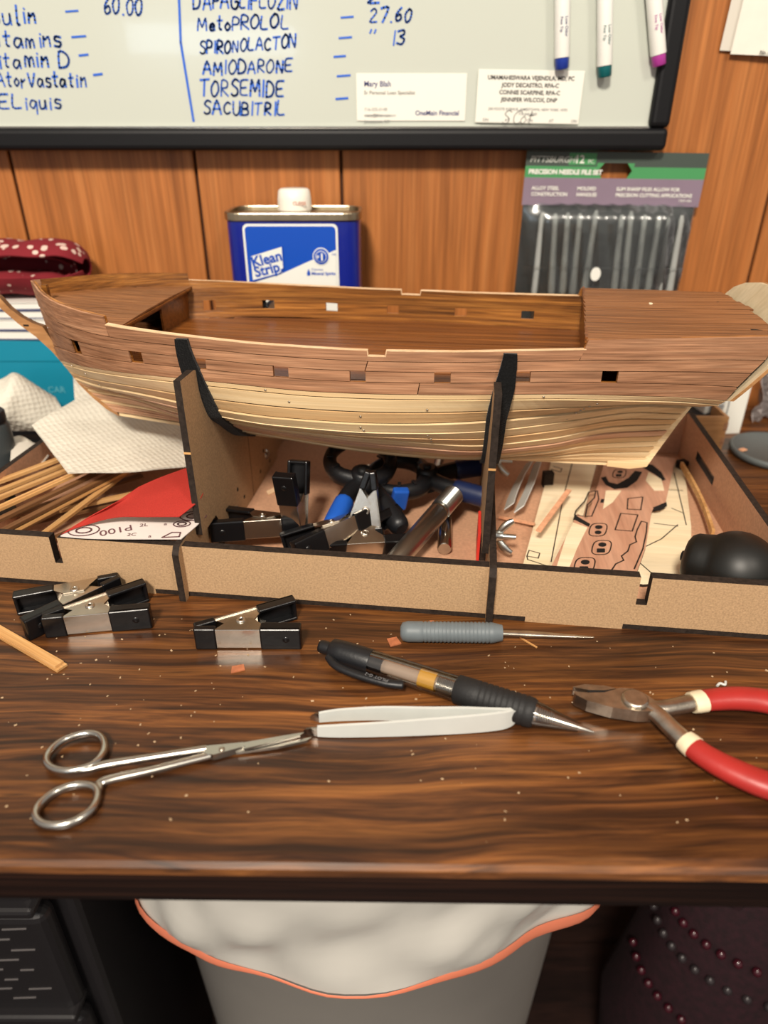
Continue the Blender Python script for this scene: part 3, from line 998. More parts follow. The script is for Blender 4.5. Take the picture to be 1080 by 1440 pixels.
# poop
hw_p = lambda a: hull_half(min(a, 0.321), 0.0, 0.0004)
zf_p = lambda a, y: 0.1482 + 0.0016 * (1 - (y / 0.065) ** 2) + max(0, a - 0.25) * 0.015
lo_p = lambda y: 0.2195 + 0.0135 * (y + 0.06) / 0.12
r = deck_root('poop_deck', 'hull_core', 0.2355, 0.322, zf_p, lambda a: hw_p(a) - 0.002)
rr = random.Random(5)
planks(r, 'deck_plank', 'poop_planking', 0.2195, 0.3265, zf_p, hw_p, 12, lo=lo_p, hi=lambda y: 0.3255 - rr.random() * 0.003)
m = MB(); hb = hull_half(0.222, 0.4, 0.0024)
vsb = [(0.2215, BC - hb, DZ), (0.2345, BC + hb, DZ), (0.2345, BC + hb, 0.1462), (0.2215, BC - hb, 0.1462)]
vsb += [(x + 0.0015, y, z) for x, y, z in vsb]
m.add(vsb, [(0, 3, 2, 1), (4, 5, 6, 7), (0, 1, 5, 4), (1, 2, 6, 5), (2, 3, 7, 6), (3, 0, 4, 7)])
m.build('poop_bulkhead', 'stained_deck', ship)
vsb = [(0.2185, BC - 0.0675, 0.1460), (0.2330, BC + 0.0665, 0.1460), (0.2330, BC + 0.0665, 0.1490), (0.2185, BC - 0.0675, 0.1490)]
vsb += [(x + 0.0014, y, z) for x, y, z in vsb]
MB().add(vsb, [(0, 3, 2, 1), (4, 5, 6, 7), (0, 1, 5, 4), (1, 2, 6, 5), (2, 3, 7, 6), (3, 0, 4, 7)]).build('deck_beam', 'stained_deck', ship)
for y_ in (-0.045, 0.02):
    MB().box((0.31, BC + y_, zf_p(0.3, y_) - 0.0002), (0.316, BC + y_ + 0.002, zf_p(0.3, y_) + 0.0002)).build('chipped_hole', 'dark_hollow', ship)
MB().lathe([(0.0012, 0), (0.0012, 0.0006)], 10, 0, Matrix.Translation((0.268, BC + 0.012, zf_p(0.268, 0.012) + 0.0001))).build('mast_hole', 'pale_ply', ship)

# transom: a raked plate, arched above the poop, with a walnut edge
def ta(z):
    return 0.3040 + (z - 0.112) * 0.60 + max(0, z - 0.149) * 0.1
outl = [(-0.050, 0.1105), (-0.0535, 0.120), (-0.0575, 0.134), (-0.0585, 0.1485), (-0.0555, 0.1535), (-0.046, 0.1580), (-0.030, 0.1612), (-0.010, 0.1625)]
outl = outl + [(-y, z) for y, z in outl[::-1]]
m = MB()
n = len(outl)
vs_ = [(ta(z) + 0.0006, BC + y, z) for y, z in outl] + [(ta(z) + 0.0032, BC + y, z) for y, z in outl]
m.add(vs_, [list(range(n)), list(range(n, 2 * n))[::-1]], 0)
m.add(vs_, [(i, n + i, n + (i + 1) % n, (i + 1) % n) for i in range(n)], 0)
tr_ = m.build('transom', 'transom_ply', ship)
rim = [(ta(z) + 0.0052, BC + y * 1.01, z) for y, z in outl]
m = MB()
vs_ = [(ta(z) + 0.0032, BC + y * 1.012, z + 0.0002) for y, z in outl] + [(ta(z) + 0.0052, BC + y * 1.012, z + 0.0002) for y, z in outl]
m.add(vs_, [list(range(n)), list(range(n, 2 * n))[::-1]], 0)
m.add(vs_, [(i, n + i, n + (i + 1) % n, (i + 1) % n) for i in range(n)], 0)
m.build('transom_planking', 'stem_ply', tr_)

# stem knee, keel strip, sternpost
knee = [(-.1665, .1495), (-.1605, .1462), (-.155, .1388), (-.148, .1330), (-.1405, .1290), (-.134, .1270), (-.1305, .120), (-.1255, .107), (-.1165, .094), (-.1085, .084), (-.1005, .0755), (-.0925, .068),
        (-.091, .0635), (-.0995, .0685), (-.1085, .077), (-.1165, .0865), (-.1235, .0985), (-.1315, .110), (-.1405, .1195), (-.1515, .1285), (-.1615, .1385), (-.168, .1465)]
kn = MB().prism(knee, -BC - 0.0021, -BC + 0.0021, 0, 1, AZ).build('stem_knee', ['stem_ply', 'strip_walnut'], ship)
MB().box((-.1478, BC - 0.0023, .1268), (-.1438, BC - 0.0021, .1280)).build('lashing_slot', 'dark_hollow', kn)
sp = [(.255, .0445), (.270, .0435), (.281, .0455), (.2865, .058), (.2955, .078), (.3015, .0895), (.2965, .0905), (.2895, .075), (.2835, .062), (.2785, .0505), (.255, .0495)]
MB().prism(sp, -BC - 0.0032, -BC + 0.0032, 0, 0, AZ).build('sternpost', 'basswood', ship)
MB().prism([(-.091, .066), (-.047, .0605), (.015, .055), (.1, .049), (.18, .0465), (.255, .0465), (.255, .0445), (.18, .0447), (.1, .0470), (.015, .053), (-.047, .0585), (-.091, .064)], -BC - 0.0016, -BC + 0.0016, 0, 0, AZ).build('keel_strip', 'basswood', ship)

# ================================================================== TOOLS ON THE DESK
def spring_clamp(label, loc, rot, group='small spring clamps with black dipped ends'):
    """jaw tip at the origin, handles towards +X, lying on its side"""
    L_, H_, ANG = 0.056, 0.0135, math.radians(13.5)
    root = thing('spring_clamp', label, 'clamp', loc, rot, group)
    for s in (-1, 1):
        M = Matrix.Rotation(s * ANG, 4, 'Z') @ (Matrix.Scale(-1, 4, (0, 1, 0)) if s > 0 else Matrix.Identity(4)) @ Matrix.Translation((0, -0.0030, 0))
        dz = 0.0 if s < 0 else 0.0010
        m = MB()
        m.box((0.0, 0, 0.0006), (L_ - 0.002, 0.0009, H_ - 0.0006), 0, M)
        ck = [(0.010, 0.0005), (0.040, 0.0005), (0.036, 0.004), (0.029, 0.0105), (0.018, 0.0105), (0.012, 0.003)]
        m.prism(ck, 0.0006 + dz, 0.0014 + dz, 0, 0, M)
        m.prism(ck, H_ - 0.0014 - dz, H_ - 0.0006 - dz, 0, 0, M)
        arm = m.build('clamp_arm', 'nickel', root, bevel=0.0003)
        m = MB()
        m.box((0.034, -0.0008, -0.0001), (L_, 0.0018, H_ + 0.0001), 0, M)
        m.box((0.034, -0.0007, -0.0001), (L_, 0.0062, 0.0020), 0, M)
        m.box((0.034, -0.0007, H_ - 0.0020), (L_, 0.0062, H_ + 0.0001), 0, M)
        m.box((L_ - 0.0022, -0.0007, 0.0001), (L_, 0.0056, H_ - 0.0001), 0, M)
        m.build('dipped_grip', 'rubber_black', arm, bevel=0.0009, seg=3)
        m = MB().box((-0.0012, -0.0007, -0.0001), (0.0105, 0.0034, H_ + 0.0001), 0, M)
        m.build('dipped_jaw', 'rubber_black', arm, bevel=0.0009, seg=3)
        MB().lathe([(0.0002, 0.0004), (0.0016, 0.0003), (0.0019, 0)], 12, 0, M @ Matrix.Translation((L_ - 0.008, -0.0008, H_ / 2)) @ Matrix.Rotation(PI / 2, 4, 'X')).build('grip_dimple', 'rubber_black', arm)
    MB().lathe([(0.0026, 0.0), (0.0026, 0.0005), (0.0020, 0.0010), (0.0012, 0.0011), (0.0012, 0.0006)], 18, 0, Matrix.Translation((0.0235, 0, H_ - 0.0006))).lathe([(0.0010, -H_ + 0.0012), (0.0010, 0.0006)], 10, 0, Matrix.Translation((0.0235, 0, H_ - 0.0006))).build('rivet', 'nickel', root)
    pts = [(0.0235 + 0.0030 * math.cos(q * PI / 4), 0.0030 * math.sin(q * PI / 4), 0.003 + q * 0.0075 / 32) for q in range(33)]
    MB().tube(pts, 0.0005, 6).build('coil_spring', 'brass', root)
    return root

def flat_pose(tip, end):
    d = Vector(end) - Vector(tip)
    return math.atan2(d.y, d.x) + math.radians(13.5)
tip, end = PZ(67, 897, 0.0), PZ(205, 884, 0.0)
spring_clamp('black and silver spring clamp lying in front, crossed over another clamp', tip + Vector((0, 0.003, 0.0002)), (0, 0, flat_pose(tip, end)))
tip, e1_, e2_ = PZ(164, 836, 0.0), PZ(28, 860, 0), PZ(40, 898, 0)
d = ((e1_ + e2_) / 2 - tip)
spring_clamp('black and silver spring clamp lying behind, its handles towards the wood strip', tip + Vector((0.002, 0, 0.0006)), (math.radians(-2), 0, math.atan2(d.y, d.x)))
tip, end = PZ(279, 913, 0.0), PZ(418, 913, 0.0)
spring_clamp('lone black and silver spring clamp lying on the bare desk by the pen', tip + Vector((0, 0.003, 0.0002)), (0, 0, flat_pose(tip, end)))

# ---- pen
p0, p1 = PZ(449, 908, 0.0074), PZ(836, 1030, 0.0062)
M = aim(p0, p1)
M.translation = Vector((0, 0, 0))
pen = thing('gel_pen', 'clear retractable gel pen with a black rubber grip lying on the desk', 'pen', p0)
LN = (p1 - p0).length
k = LN / 0.146
def prof(ps):
    return [(r * 1.2, z * k) for r, z in ps]
MB().lathe(prof([(0.0008, 0), (0.0026, 0.0004), (0.0030, 0.002), (0.0030, 0.0075)]), 20, 0, M).build('push_button', 'plastic_black', pen)
cl = MB().lathe(prof([(0.0038, 0.0068), (0.0050, 0.008), (0.0054, 0.014), (0.0055, 0.030), (0.0053, 0.031)]), 24, 0, M).build('clip_housing', 'plastic_black', pen)
side = Vector((0, 0, 1)).cross((p1 - p0).normalized()); side.z = 0; side.normalize()
if side.y > 0:
    side = -side
ax = (p1 - p0).normalized()
cpts = [ax * 0.009 * k + side * 0.0056, ax * 0.016 * k + side * 0.0100, ax * 0.028 * k + side * 0.0114, ax * 0.042 * k + side * 0.0110, ax * 0.050 * k + side * 0.0094, ax * 0.053 * k + side * 0.0082]
cp = smooth_path(cpts, 5)
MB().tube(cp, [0.0020] * (len(cp) - 6) + [0.0020, 0.0020, 0.0021, 0.0022, 0.0020, 0.0012], 10, squash=1.2, up=side).build('pocket_clip', 'plastic_black', cl)
TM = Matrix((-ax, -(Vector((0, 0, 1)).cross(ax)).normalized(), Vector((0, 0, 1)))).transposed().to_4x4()
TM.translation = ax * 0.046 * k + side * 0.0114 + Vector((0, 0, 0.0026)) + side * -0.0008
text('PILOT G-2', 0.0028, cl, 'ink_grey', TM)
MB().lathe(prof([(0.0052, 0.0305), (0.0053, 0.035), (0.0053, 0.0785)]), 28, 0, M, cap=False).build('clear_barrel', 'clear_barrel', pen)
MB().lathe(prof([(0.0036, 0.030), (0.0036, 0.038)]), 20, 0, M).build('inner_collar', 'plastic_black', pen)
MB().lathe(prof([(0.0029, 0.038), (0.0029, 0.119)]), 16, 0, M).build('ink_tube', 'pen_ink', pen)
MB().lathe(prof([(0.0040, 0.0585), (0.0040, 0.0675)]), 18, 0, M).build('yellow_band', 'pen_yellow', pen)
m = MB()
pts = [M @ Vector((0.0048 * math.cos(q * 0.9), 0.0048 * math.sin(q * 0.9), (0.0685 + q * 0.00013) * k)) for q in range(72)]
m.tube(pts, 0.0004, 6)
m.build('spring', 'zinc', pen)
pr = [(0.0050, 0.0775), (0.0060, 0.0785), (0.0061, 0.088)]
for q in range(9):
    z = 0.0895 + q * 0.0028
    pr += [(0.0061, z), (0.0057, z + 0.0007), (0.0061, z + 0.0014)]
pr += [(0.0059, 0.1165), (0.0052, 0.1180)]
MB().lathe(prof(pr), 28, 0, M).build('rubber_grip', 'grip_black', pen)
MB().lathe(prof([(0.0050, 0.1178), (0.0047, 0.121), (0.0030, 0.131), (0.0018, 0.1385)]), 24, 0, M, cap=False).build('clear_cone', 'clear_barrel', pen)
m = MB()
pts = [M @ Vector(((0.0036 - q * 0.000025) * math.cos(q * 0.9), (0.0036 - q * 0.000025) * math.sin(q * 0.9), (0.1185 + q * 0.00016) * k)) for q in range(56)]
m.tube(pts, 0.00035, 6)
m.build('spring', 'zinc', pen)
MB().lathe(prof([(0.0021, 0.119), (0.0018, 0.134), (0.0013, 0.139), (0.0006, 0.1445), (0.0003, 0.146)]), 16, 0, M).build('metal_tip', 'steel', pen)

# ---- tweezers, lying on their side
tw = thing('tweezers', 'white enamel tweezers with bare slanted tips across the pen', 'tweezers', PZ(715, 1024))
o_ = PZ(715, 1024)
def arm_rows(base, hs, z0=0.0006):
    path = smooth_path([PZ(x, y, 0) - o_ for x, y in base], 5)
    n = len(path); rows = []
    for q, p in enumerate(path):
        h = float(np.interp(q / (n - 1), np.linspace(0, 1, len(hs)), hs))
        zc = z0 + max(0.0, (0.0106 - h) / 2 if q < 14 and n > 20 else 0.0)
        rows.append([(p.x, p.y, zc + h * f) for f in (0, 0.15, 0.5, 0.85, 1)])
    return rows
near = [(726, 1015), (723, 1019.5), (716, 1023), (700, 1027), (660, 1031), (600, 1034), (540, 1036), (480, 1037), (447, 1036)]
far = [(726, 1015), (723, 1018.5), (716, 1020.5), (700, 1021), (650, 1018), (600, 1016), (540, 1013), (480, 1014), (449, 1016)]
MB().sheet(arm_rows(near, [0.0020, 0.0080, 0.0100, 0.0108, 0.0106, 0.0098, 0.0086, 0.0074, 0.0060]), 0.0013).build('tweezer_arm', 'white_enamel', tw, bevel=0.0003)
MB().sheet(arm_rows(far, [0.0020, 0.0080, 0.0100, 0.0106, 0.0100, 0.0090, 0.0080, 0.0070, 0.0056]), 0.0013).build('tweezer_arm', 'white_enamel', tw, bevel=0.0003)
MB().sheet(arm_rows([(448, 1036), (438, 1035), (428, 1032)], [0.0054, 0.0046, 0.0020], 0.0008), 0.0010).build('bare_tip', 'steel', tw)
MB().sheet(arm_rows([(450, 1016), (444, 1015), (437, 1013)], [0.0054, 0.0046, 0.0020], 0.0008), 0.0010).build('bare_tip', 'steel', tw)

# ---- scissors
so = PZ(300, 1060)
sc = thing('scissors', 'small chrome surgical scissors with ring handles and narrow blades', 'scissors', so)
def pz0(x, y, z):
    return PZ(x, y, z) - so
def closed_path(pts, z):
    P = [pz0(x, y, z) for x, y in pts]
    n = len(P); out = []
    for i in range(n):
        a, b, c, d = P[i - 1], P[i], P[(i + 1) % n], P[(i + 2) % n]
        for q in range(5):
            t = q / 5
            out.append(0.5 * ((2 * b) + (c - a) * t + (2 * a - 5 * b + 4 * c - d) * t * t + (3 * b - a - 3 * c + d) * t ** 3))
    return out
ringU = [(147, 1046), (139, 1034), (119, 1032), (90, 1041), (70, 1057), (66, 1072), (78, 1082), (102, 1084), (130, 1076), (144, 1061)]
ringL = [(137, 1113), (127, 1105), (102, 1105), (74, 1116), (53, 1135), (51, 1150), (65, 1160), (94, 1159), (121, 1146), (134, 1131)]
h1 = MB().tube(closed_path(ringU, 0.0036), 0.0017, 10, closed=True, squash=1.15).build('finger_ring', 'steel', sc)
h2 = MB().tube(closed_path(ringL, 0.0026), 0.0017, 10, closed=True, squash=1.15).build('finger_ring', 'steel', sc)
def bar(pts, rs, z, parent, name, sq=0.8):
    P = smooth_path([pz0(x, y, zz) for (x, y), zz in zip(pts, z)], 5)
    R_ = [float(np.interp(q / (len(P) - 1), np.linspace(0, 1, len(rs)), rs)) for q in range(len(P))]
    return MB().tube(P, R_, 10, squash=sq).build(name, 'steel', parent)
bar([(100, 1084), (128, 1080), (152, 1074), (220, 1063), (290, 1052)], [0.0014, 0.0019, 0.0022, 0.0019, 0.0021], [0.0036] * 5, h1, 'shank', 0.75)
bar([(135, 1124), (139, 1109), (147, 1098), (220, 1081), (296, 1062)], [0.0014, 0.0018, 0.0022, 0.0019, 0.0021], [0.0026] * 5, h2, 'shank', 0.75)
m = MB().prism([pz0(*q, 0.0046).xy for q in ((286, 1049), (342, 1043.5), (345, 1049), (300, 1061), (288, 1059))], 0.0010, 0.0046, 0)
m.build('box_joint', 'steel', sc, bevel=0.0004)
m = MB().prism([pz0(*q, 0.0044).xy for q in ((336, 1045), (400, 1034), (428, 1029.5), (422, 1034), (385, 1043), (342, 1053))], 0.0030, 0.0044, 0)
m.build('blade', 'steel', sc, bevel=0.0003)
m = MB().prism([pz0(*q, 0.0026).xy for q in ((330, 1052), (400, 1044), (439, 1036), (432, 1041), (392, 1050), (332, 1058))], 0.0012, 0.0026, 0)
m.build('blade', 'steel', sc, bevel=0.0003)
MB().lathe([(0.0013, 0), (0.0013, 0.0004), (0.0008, 0.0007)], 12, 0, Matrix.Translation(pz0(312, 1054, 0.0046))).build('pivot_screw', 'dark_steel', sc)

# ---- side cutters
po = PZ(920, 1000)
pl = thing('side_cutters', 'small side cutters with worn red handles and dark jaws', 'pliers', po)
def pp(x, y, z):
    return PZ(x, y, z) - po
zt_ = 0.0115
def pprism(px, z0, z1):
    return MB().prism([(PZ(x, y, z1) - po).xy for x, y in px], z0, z1, 0)
jm = 'dark_steel'
a1 = pprism([(805, 966), (822, 962), (850, 964), (868, 968), (850, 970.5), (828, 970)], 0.0055, 0.0102).build('cutting_jaw', jm, pl, bevel=0.0007)
a2 = pprism([(806, 972), (828, 974), (850, 973.5), (872, 967), (890, 968), (908, 976), (926, 988), (918, 1000), (898, 1000), (862, 995), (826, 985), (810, 977)], 0.0042, 0.0110).build('cutting_jaw', jm, pl, bevel=0.0012)
pprism([(826, 971), (852, 970.5), (868, 968.5), (852, 973), (828, 973.5)], 0.0060, 0.0096).build('jaw_gap', 'dark_hollow', pl)
MB().lathe([(0.0062, 0.0), (0.0062, 0.0009), (0.0052, 0.0015)], 24, 0, Matrix.Translation(pp(893, 984, 0.0112))).build('pivot', jm, pl)
def limb(pts, rs, mat, name, parent, sq=0.8, n=12):
    P = smooth_path([pp(x, y, z) for x, y, z in pts], 6)
    R_ = [float(np.interp(q / (len(P) - 1), np.linspace(0, 1, len(rs)), rs)) for q in range(len(P))]
    return MB().tube(P, R_, n, squash=sq).build(name, mat, parent)
u = limb([(895, 992, .008), (925, 996, .008), (950, 993, .0075), (978, 987, .007)], [0.0046, 0.0040, 0.0042, 0.0046], jm, 'tang', pl)
v_ = limb([(898, 990, .008), (922, 1003, .008), (944, 1024, .0075), (968, 1046, .007)], [0.0046, 0.0044, 0.0044, 0.0046], jm, 'tang', pl)
hu = limb([(974, 988, .007), (1000, 984, .007), (1040, 982, .0072), (1085, 988, .0074), (1150, 1012, .007), (1200, 1044, .007)], [0.0054, 0.0058, 0.0064, 0.0066, 0.0064, 0.0050], 'red_vinyl', 'handle', u)
limb([(972, 988.4, .007), (980, 987, .007), (989, 985.4, .007)], [0.0055, 0.0059, 0.0060], 'cream_vinyl', 'cream_collar', u)
hv = limb([(966, 1043, .007), (990, 1062, .007), (1030, 1084, .0072), (1085, 1106, .0074), (1150, 1118, .007), (1215, 1112, .007)], [0.0054, 0.0058, 0.0063, 0.0066, 0.0064, 0.0050], 'red_vinyl', 'handle', v_)
limb([(963, 1040.5, .007), (970, 1046.5, .007), (976, 1051.5, .007)], [0.0055, 0.0059, 0.0060], 'cream_vinyl', 'cream_collar', v_)

# ---- grey handled file
f0, f1, f2 = PZ(563, 888, 0.006), PZ(706, 890, 0.006), PZ(835, 896, 0.0035)
fl_ = thing('needle_file', 'grey ridged plastic file handle with a thin steel blade along the tray front', 'file', f0)
M = aim(f0, f1); M.translation = Vector((0, 0, 0))
Lf = (f1 - f0).length
pr = [(0.0028, 0.0), (0.0050, 0.0012), (0.0058, 0.004), (0.0058, 0.010)]
q = 0.012
while q < Lf - 0.006:
    pr += [(0.0058, q), (0.0053, q + 0.0006), (0.0058, q + 0.0013)]
    q += 0.0021
pr += [(0.0056, Lf - 0.005), (0.0044, Lf)]
MB().lathe(pr, 22, 0, M).build('handle', 'file_grey', fl_)
MB().tube([f1 - f0, (f1 * 0.7 + f2 * 0.3) - f0, f2 - f0], [0.0020, 0.0024, 0.0006], 8, squash=0.6).build('blade', 'dark_steel', fl_)

# ---- loose strips and chips on the desk
def strip(name, p, q, w, t, mat, label, cat='wood strip', group=None, z0=0.0):
    p, q = Vector(p), Vector(q)
    d = q - p; L = d.length
    o = single(MB().box((0, -w / 2, 0), (L, w / 2, t)), name, mat, label, cat, p)
    x = d.normalized(); y = Vector((0, 0, 1)).cross(x).normalized(); z = x.cross(y)
    o.rotation_euler = Matrix((x, y, z)).transposed().to_euler()
    if group:
        o['group'] = group
    return o
strip('planking_strip', PZ(-60, 856, 0.0001), PZ(88, 941, 0.0001), 0.0062, 0.0013, 'strip_wood', 'pale wood strip lying on the bare desk by the clamps, lower layer')
strip('planking_strip', PZ(-60, 853, 0.0016), PZ(84, 936, 0.0016), 0.0052, 0.0012, 'strip_wood', 'pale wood strip lying on top of another beside the clamps')

def chip(x, y, w, d, rz, mat, label, z=0.0001, tilt=0.0, t=0.0007):
    return single(MB().prism([(-w, -d * 0.8), (w * 0.9, -d), (w, d * 0.7), (-w * 0.6, d)], 0, t), 'wood_chip', mat, label, 'wood chip', PZ(x, y, z), (tilt, 0, rz), 'wood offcuts')
chip(334, 941, 0.0038, 0.0026, 0.4, 'walnut_chip', 'small brown wood chip in front of the lone clamp')
chip(553, 903, 0.0034, 0.0036, 0.5, 'walnut_chip', 'square brown wood chip between the pen and the grey file')
chip(607, 876, 0.0016, 0.0016, 0.2, 'walnut_chip', 'tiny brown wood chip above the grey file handle')
strip('wood_splinter', PZ(731, 897, 0.0001), PZ(755, 911, 0.0001), 0.0009, 0.0005, 'strip_wood', 'thin wood splinter on the desk below the file blade', 'splinter')
m = MB().tube(smooth_path([(0, 0, 0.0008), (0.002, 0.0015, 0.001), (0.004, 0.0005, 0.001), (0.0055, 0.003, 0.0008)], 5), 0.0007, 6)
single(m, 'plastic_curl', 'white_enamel', 'small white curl of plastic above the red handle', 'scrap', PZ(1008, 966))

# crumbs and sawdust strewn over the desk
rnd = random.Random(3)
mb = MB()
for _ in range(230):
    x = rnd.uniform(-0.22, 0.22); y = 0.176 + (rnd.random() ** 0.7) * 0.15
    lim = 0.332 - 0.124 * x - 0.008
    if y > lim:
        continue
    r = rnd.uniform(0.00012, 0.00038) * (1.5 if rnd.random() < 0.08 else 1)
    a = rnd.uniform(0, PI)
    M = Matrix.Translation((x, y, r * 0.3)) @ Matrix.Rotation(a, 4, 'Z') @ Matrix.Rotation(rnd.uniform(-0.5, 0.5), 4, 'X')
    mb.box((-r * rnd.uniform(0.8, 2.4), -r, -r * 0.4), (r * rnd.uniform(0.8, 2), r, r * 0.4), 0, M)
o = single(mb, 'sawdust', 'crumb', 'pale crumbs and sawdust scattered over the desk top', 'sawdust')
o['kind'] = 'stuff'

# ================================================================== IN THE TRAY
TF = 0.0037
def tray_rot(rz):
    return TRAY_YAW + rz
def at_tray(x, y, z):
    """point over the tray floor at height z"""
    return PZ(x, y, z)
def pose(xdir, ydir):
    x = Vector(xdir).normalized(); z = x.cross(Vector(ydir)).normalized(); y = z.cross(x)
    return Matrix((x, y, z)).transposed().to_euler()
G2 = 'small spring clamps with black dipped ends'
# standing on its jaw, handles up
spring_clamp('spring clamp standing on its jaws, handle up, in the tray heap', at_tray(431, 772, TF + 0.002) + Vector((0, 0.004, 0)), pose((-0.02, 0.1, 1), (0.25, 1, 0)), G2)
spring_clamp('spring clamp lying at the left of the tray heap near the cradle bolt', at_tray(412, 752, TF + 0.012) + Vector((0.004, 0, 0)), pose((-1, 0.14, -0.06), (0.1, -1, 0.15)), G2)
spring_clamp('spring clamp pointing up in the middle of the tray heap', at_tray(522, 664, 0.052), pose((-0.12, -0.35, -1), (1, -0.1, -0.1)), G2)
spring_clamp('spring clamp lying aslant in front of the tray heap', at_tray(520, 742, 0.022), pose((-0.80, -0.42, -0.12), (0.5, -0.8, 0.3)), G2)
spring_clamp('spring clamp at the right of the tray heap beside the knife', at_tray(462, 780, TF + 0.008), pose((0.86, 0.40, 0.02), (-0.3, 0.9, 0.35)), G2)

def hand_clamp(label, loc, rot, grip_a, grip_b):
    """plastic spring clamp: two hooked jaws round a pivot, two handles"""
    root = thing('hand_clamp', label, 'clamp', loc, rot, 'black plastic hand clamps in the tray')
    for s, gm in ((-1, grip_a), (1, grip_b)):
        jaw = smooth_path([(s * 0.004, 0.0, 0), (s * 0.016, 0.006, 0), (s * 0.0215, 0.018, 0), (s * 0.019, 0.030, 0), (s * 0.011, 0.038, 0), (s * 0.0035, 0.0415, 0)], 5)
        m = MB().tube(jaw, [0.0060 - 0.0028 * q / (len(jaw) - 1) for q in range(len(jaw))], 10, squash=1.25)
        jo = m.build('hooked_jaw', 'plastic_black', root)
        for q in (6, 10, 14, 18):
            p = jaw[q]
            MB().box((-0.0025, -0.0012, 0.0062), (0.0025, 0.0012, 0.0075), 0, Matrix.Translation(p) @ Matrix.Rotation(math.atan2((jaw[q + 1] - p).y, (jaw[q + 1] - p).x) + PI / 2, 4, 'Z')).build('rib', 'plastic_black', jo, bevel=0.0003)
        MB().lathe([(0.0034, -0.004), (0.0042, 0.004)], 12, 0, Matrix.Translation((s * 0.0036, 0.0425, 0)) @ Matrix.Rotation(PI / 2 * s, 4, 'Y') @ Matrix.Rotation(0.2, 4, 'X')).build('swivel_pad', 'dark_steel', jo)
        hd = smooth_path([(s * 0.005, 0.002, 0), (-s * 0.006, -0.008, 0), (-s * 0.014, -0.022, 0), (-s * 0.021, -0.040, 0)], 6)
        ho = MB().tube(hd, [0.0062, 0.0062, 0.0062] + [0.0058] * (len(hd) - 3), 10, squash=1.15).build('handle', 'plastic_black', jo)
        gr = smooth_path([(-s * 0.0125, -0.020, 0), (-s * 0.0175, -0.032, 0), (-s * 0.023, -0.046, 0)], 6)
        MB().tube(gr, [0.0060, 0.0068, 0.0068, 0.0068, 0.0068, 0.0068, 0.0068, 0.0068, 0.0068, 0.0068, 0.0066, 0.006, 0.004], 12, squash=1.1).build('grip', gm, ho)
    MB().lathe([(0.0075, -0.0085), (0.0075, 0.0085), (0.0055, 0.0095)], 20).build('pivot_disc', 'plastic_black', root)
    MB().lathe([(0.0030, 0.0), (0.0030, 0.0012), (0.0012, 0.0018)], 14, 0, Matrix.Translation((0, 0, 0.0094))).build('pivot_pin', 'grip_black', root)
    return root
hand_clamp('black hand clamp with bright blue grips, jaws towards the hull, left of the pair', at_tray(509, 676, 0.034), pose((1, 0.1, -0.05), (0.0, 0.95, 0.28)), 'plastic_black', 'blue_grip')
hand_clamp('black hand clamp with navy grips lying on its side by the cradle', at_tray(600, 672, 0.026), pose((0.1, 1, 0.1), (-1, 0.15, 0.02)), 'navy_grip', 'navy_grip')
single(MB().box((-0.0055, -0.003, 0), (0.0055, 0.003, 0.017)), 'rubber_pad', 'blue_grip', 'small bright blue rubber pad between the two hand clamps', 'pad', at_tray(559, 714, 0.014), (0.25, 0.1, 0.2), bevel=0.0012)

# craft knife leaning on the clamps
k0, k1 = at_tray(556, 790, 0.014), at_tray(640, 693, 0.030)
kn_ = thing('craft_knife', 'silver aluminium craft knife with a knurled collar leaning in the tray', 'knife', k0)
M = aim(k0, k1); M.translation = Vector((0, 0, 0)); Lk = (k1 - k0).length
MB().lathe([(0.0040, -0.022), (0.0064, -0.016), (0.0068, 0.0), (0.0068, Lk * 0.70), (0.0054, Lk * 0.71)], 24, 0, M).build('handle', 'aluminium', kn_)
MB().lathe([(0.0061, Lk * 0.705), (0.0061, Lk * 0.735)], 24, 0, M).build('neck_ring', 'steel', kn_)
pr = [(0.0056, Lk * 0.735)]
for q in range(14):
    z = Lk * (0.74 + 0.018 * q)
    pr += [(0.0071, z), (0.0067, z + Lk * 0.009)]
pr += [(0.0055, Lk * 0.995), (0.0030, Lk * 1.005)]
m = MB().lathe(pr, 28, 0, M, smooth=False)
m.build('knurled_collar', 'zinc', kn_)
r0, r1 = at_tray(625, 772, TF + 0.0048), at_tray(627, 690, TF + 0.0048)
rd = thing('metal_punch', 'short polished steel rod lying under the knife', 'tool', r0)
M = aim(r0, r1); M.translation = Vector((0, 0, 0)); Lr = (r1 - r0).length
MB().lathe([(0.0040, 0), (0.0046, 0.0006), (0.0046, Lr * 0.6), (0.0036, Lr * 0.64), (0.0036, Lr)], 20, 0, M).build('rod', 'steel', rd)
r0, r1 = at_tray(612, 668, TF + 0.004), at_tray(620, 638, TF + 0.012)
rd = thing('metal_punch', 'small pale rod half hidden behind the navy clamp', 'tool', r0)
M = aim(r0, r1); M.translation = Vector((0, 0, 0)); Lr = (r1 - r0).length
MB().lathe([(0.0036, 0), (0.0036, Lr), (0.0030, Lr + 0.001)], 16, 0, M).build('rod', 'aluminium', rd)
for (x, y, w, d, rz, lb) in ((505, 772, 0.006, 0.004, 0.3, 'pale wood offcut on the tray floor below the heap'), (385, 690, 0.008, 0.003, 0.9, 'pale shaving on the tray floor beside the cradle')):
    chip(x, y, w, d, rz, 'raw_edge', lb, TF + 0.0002)

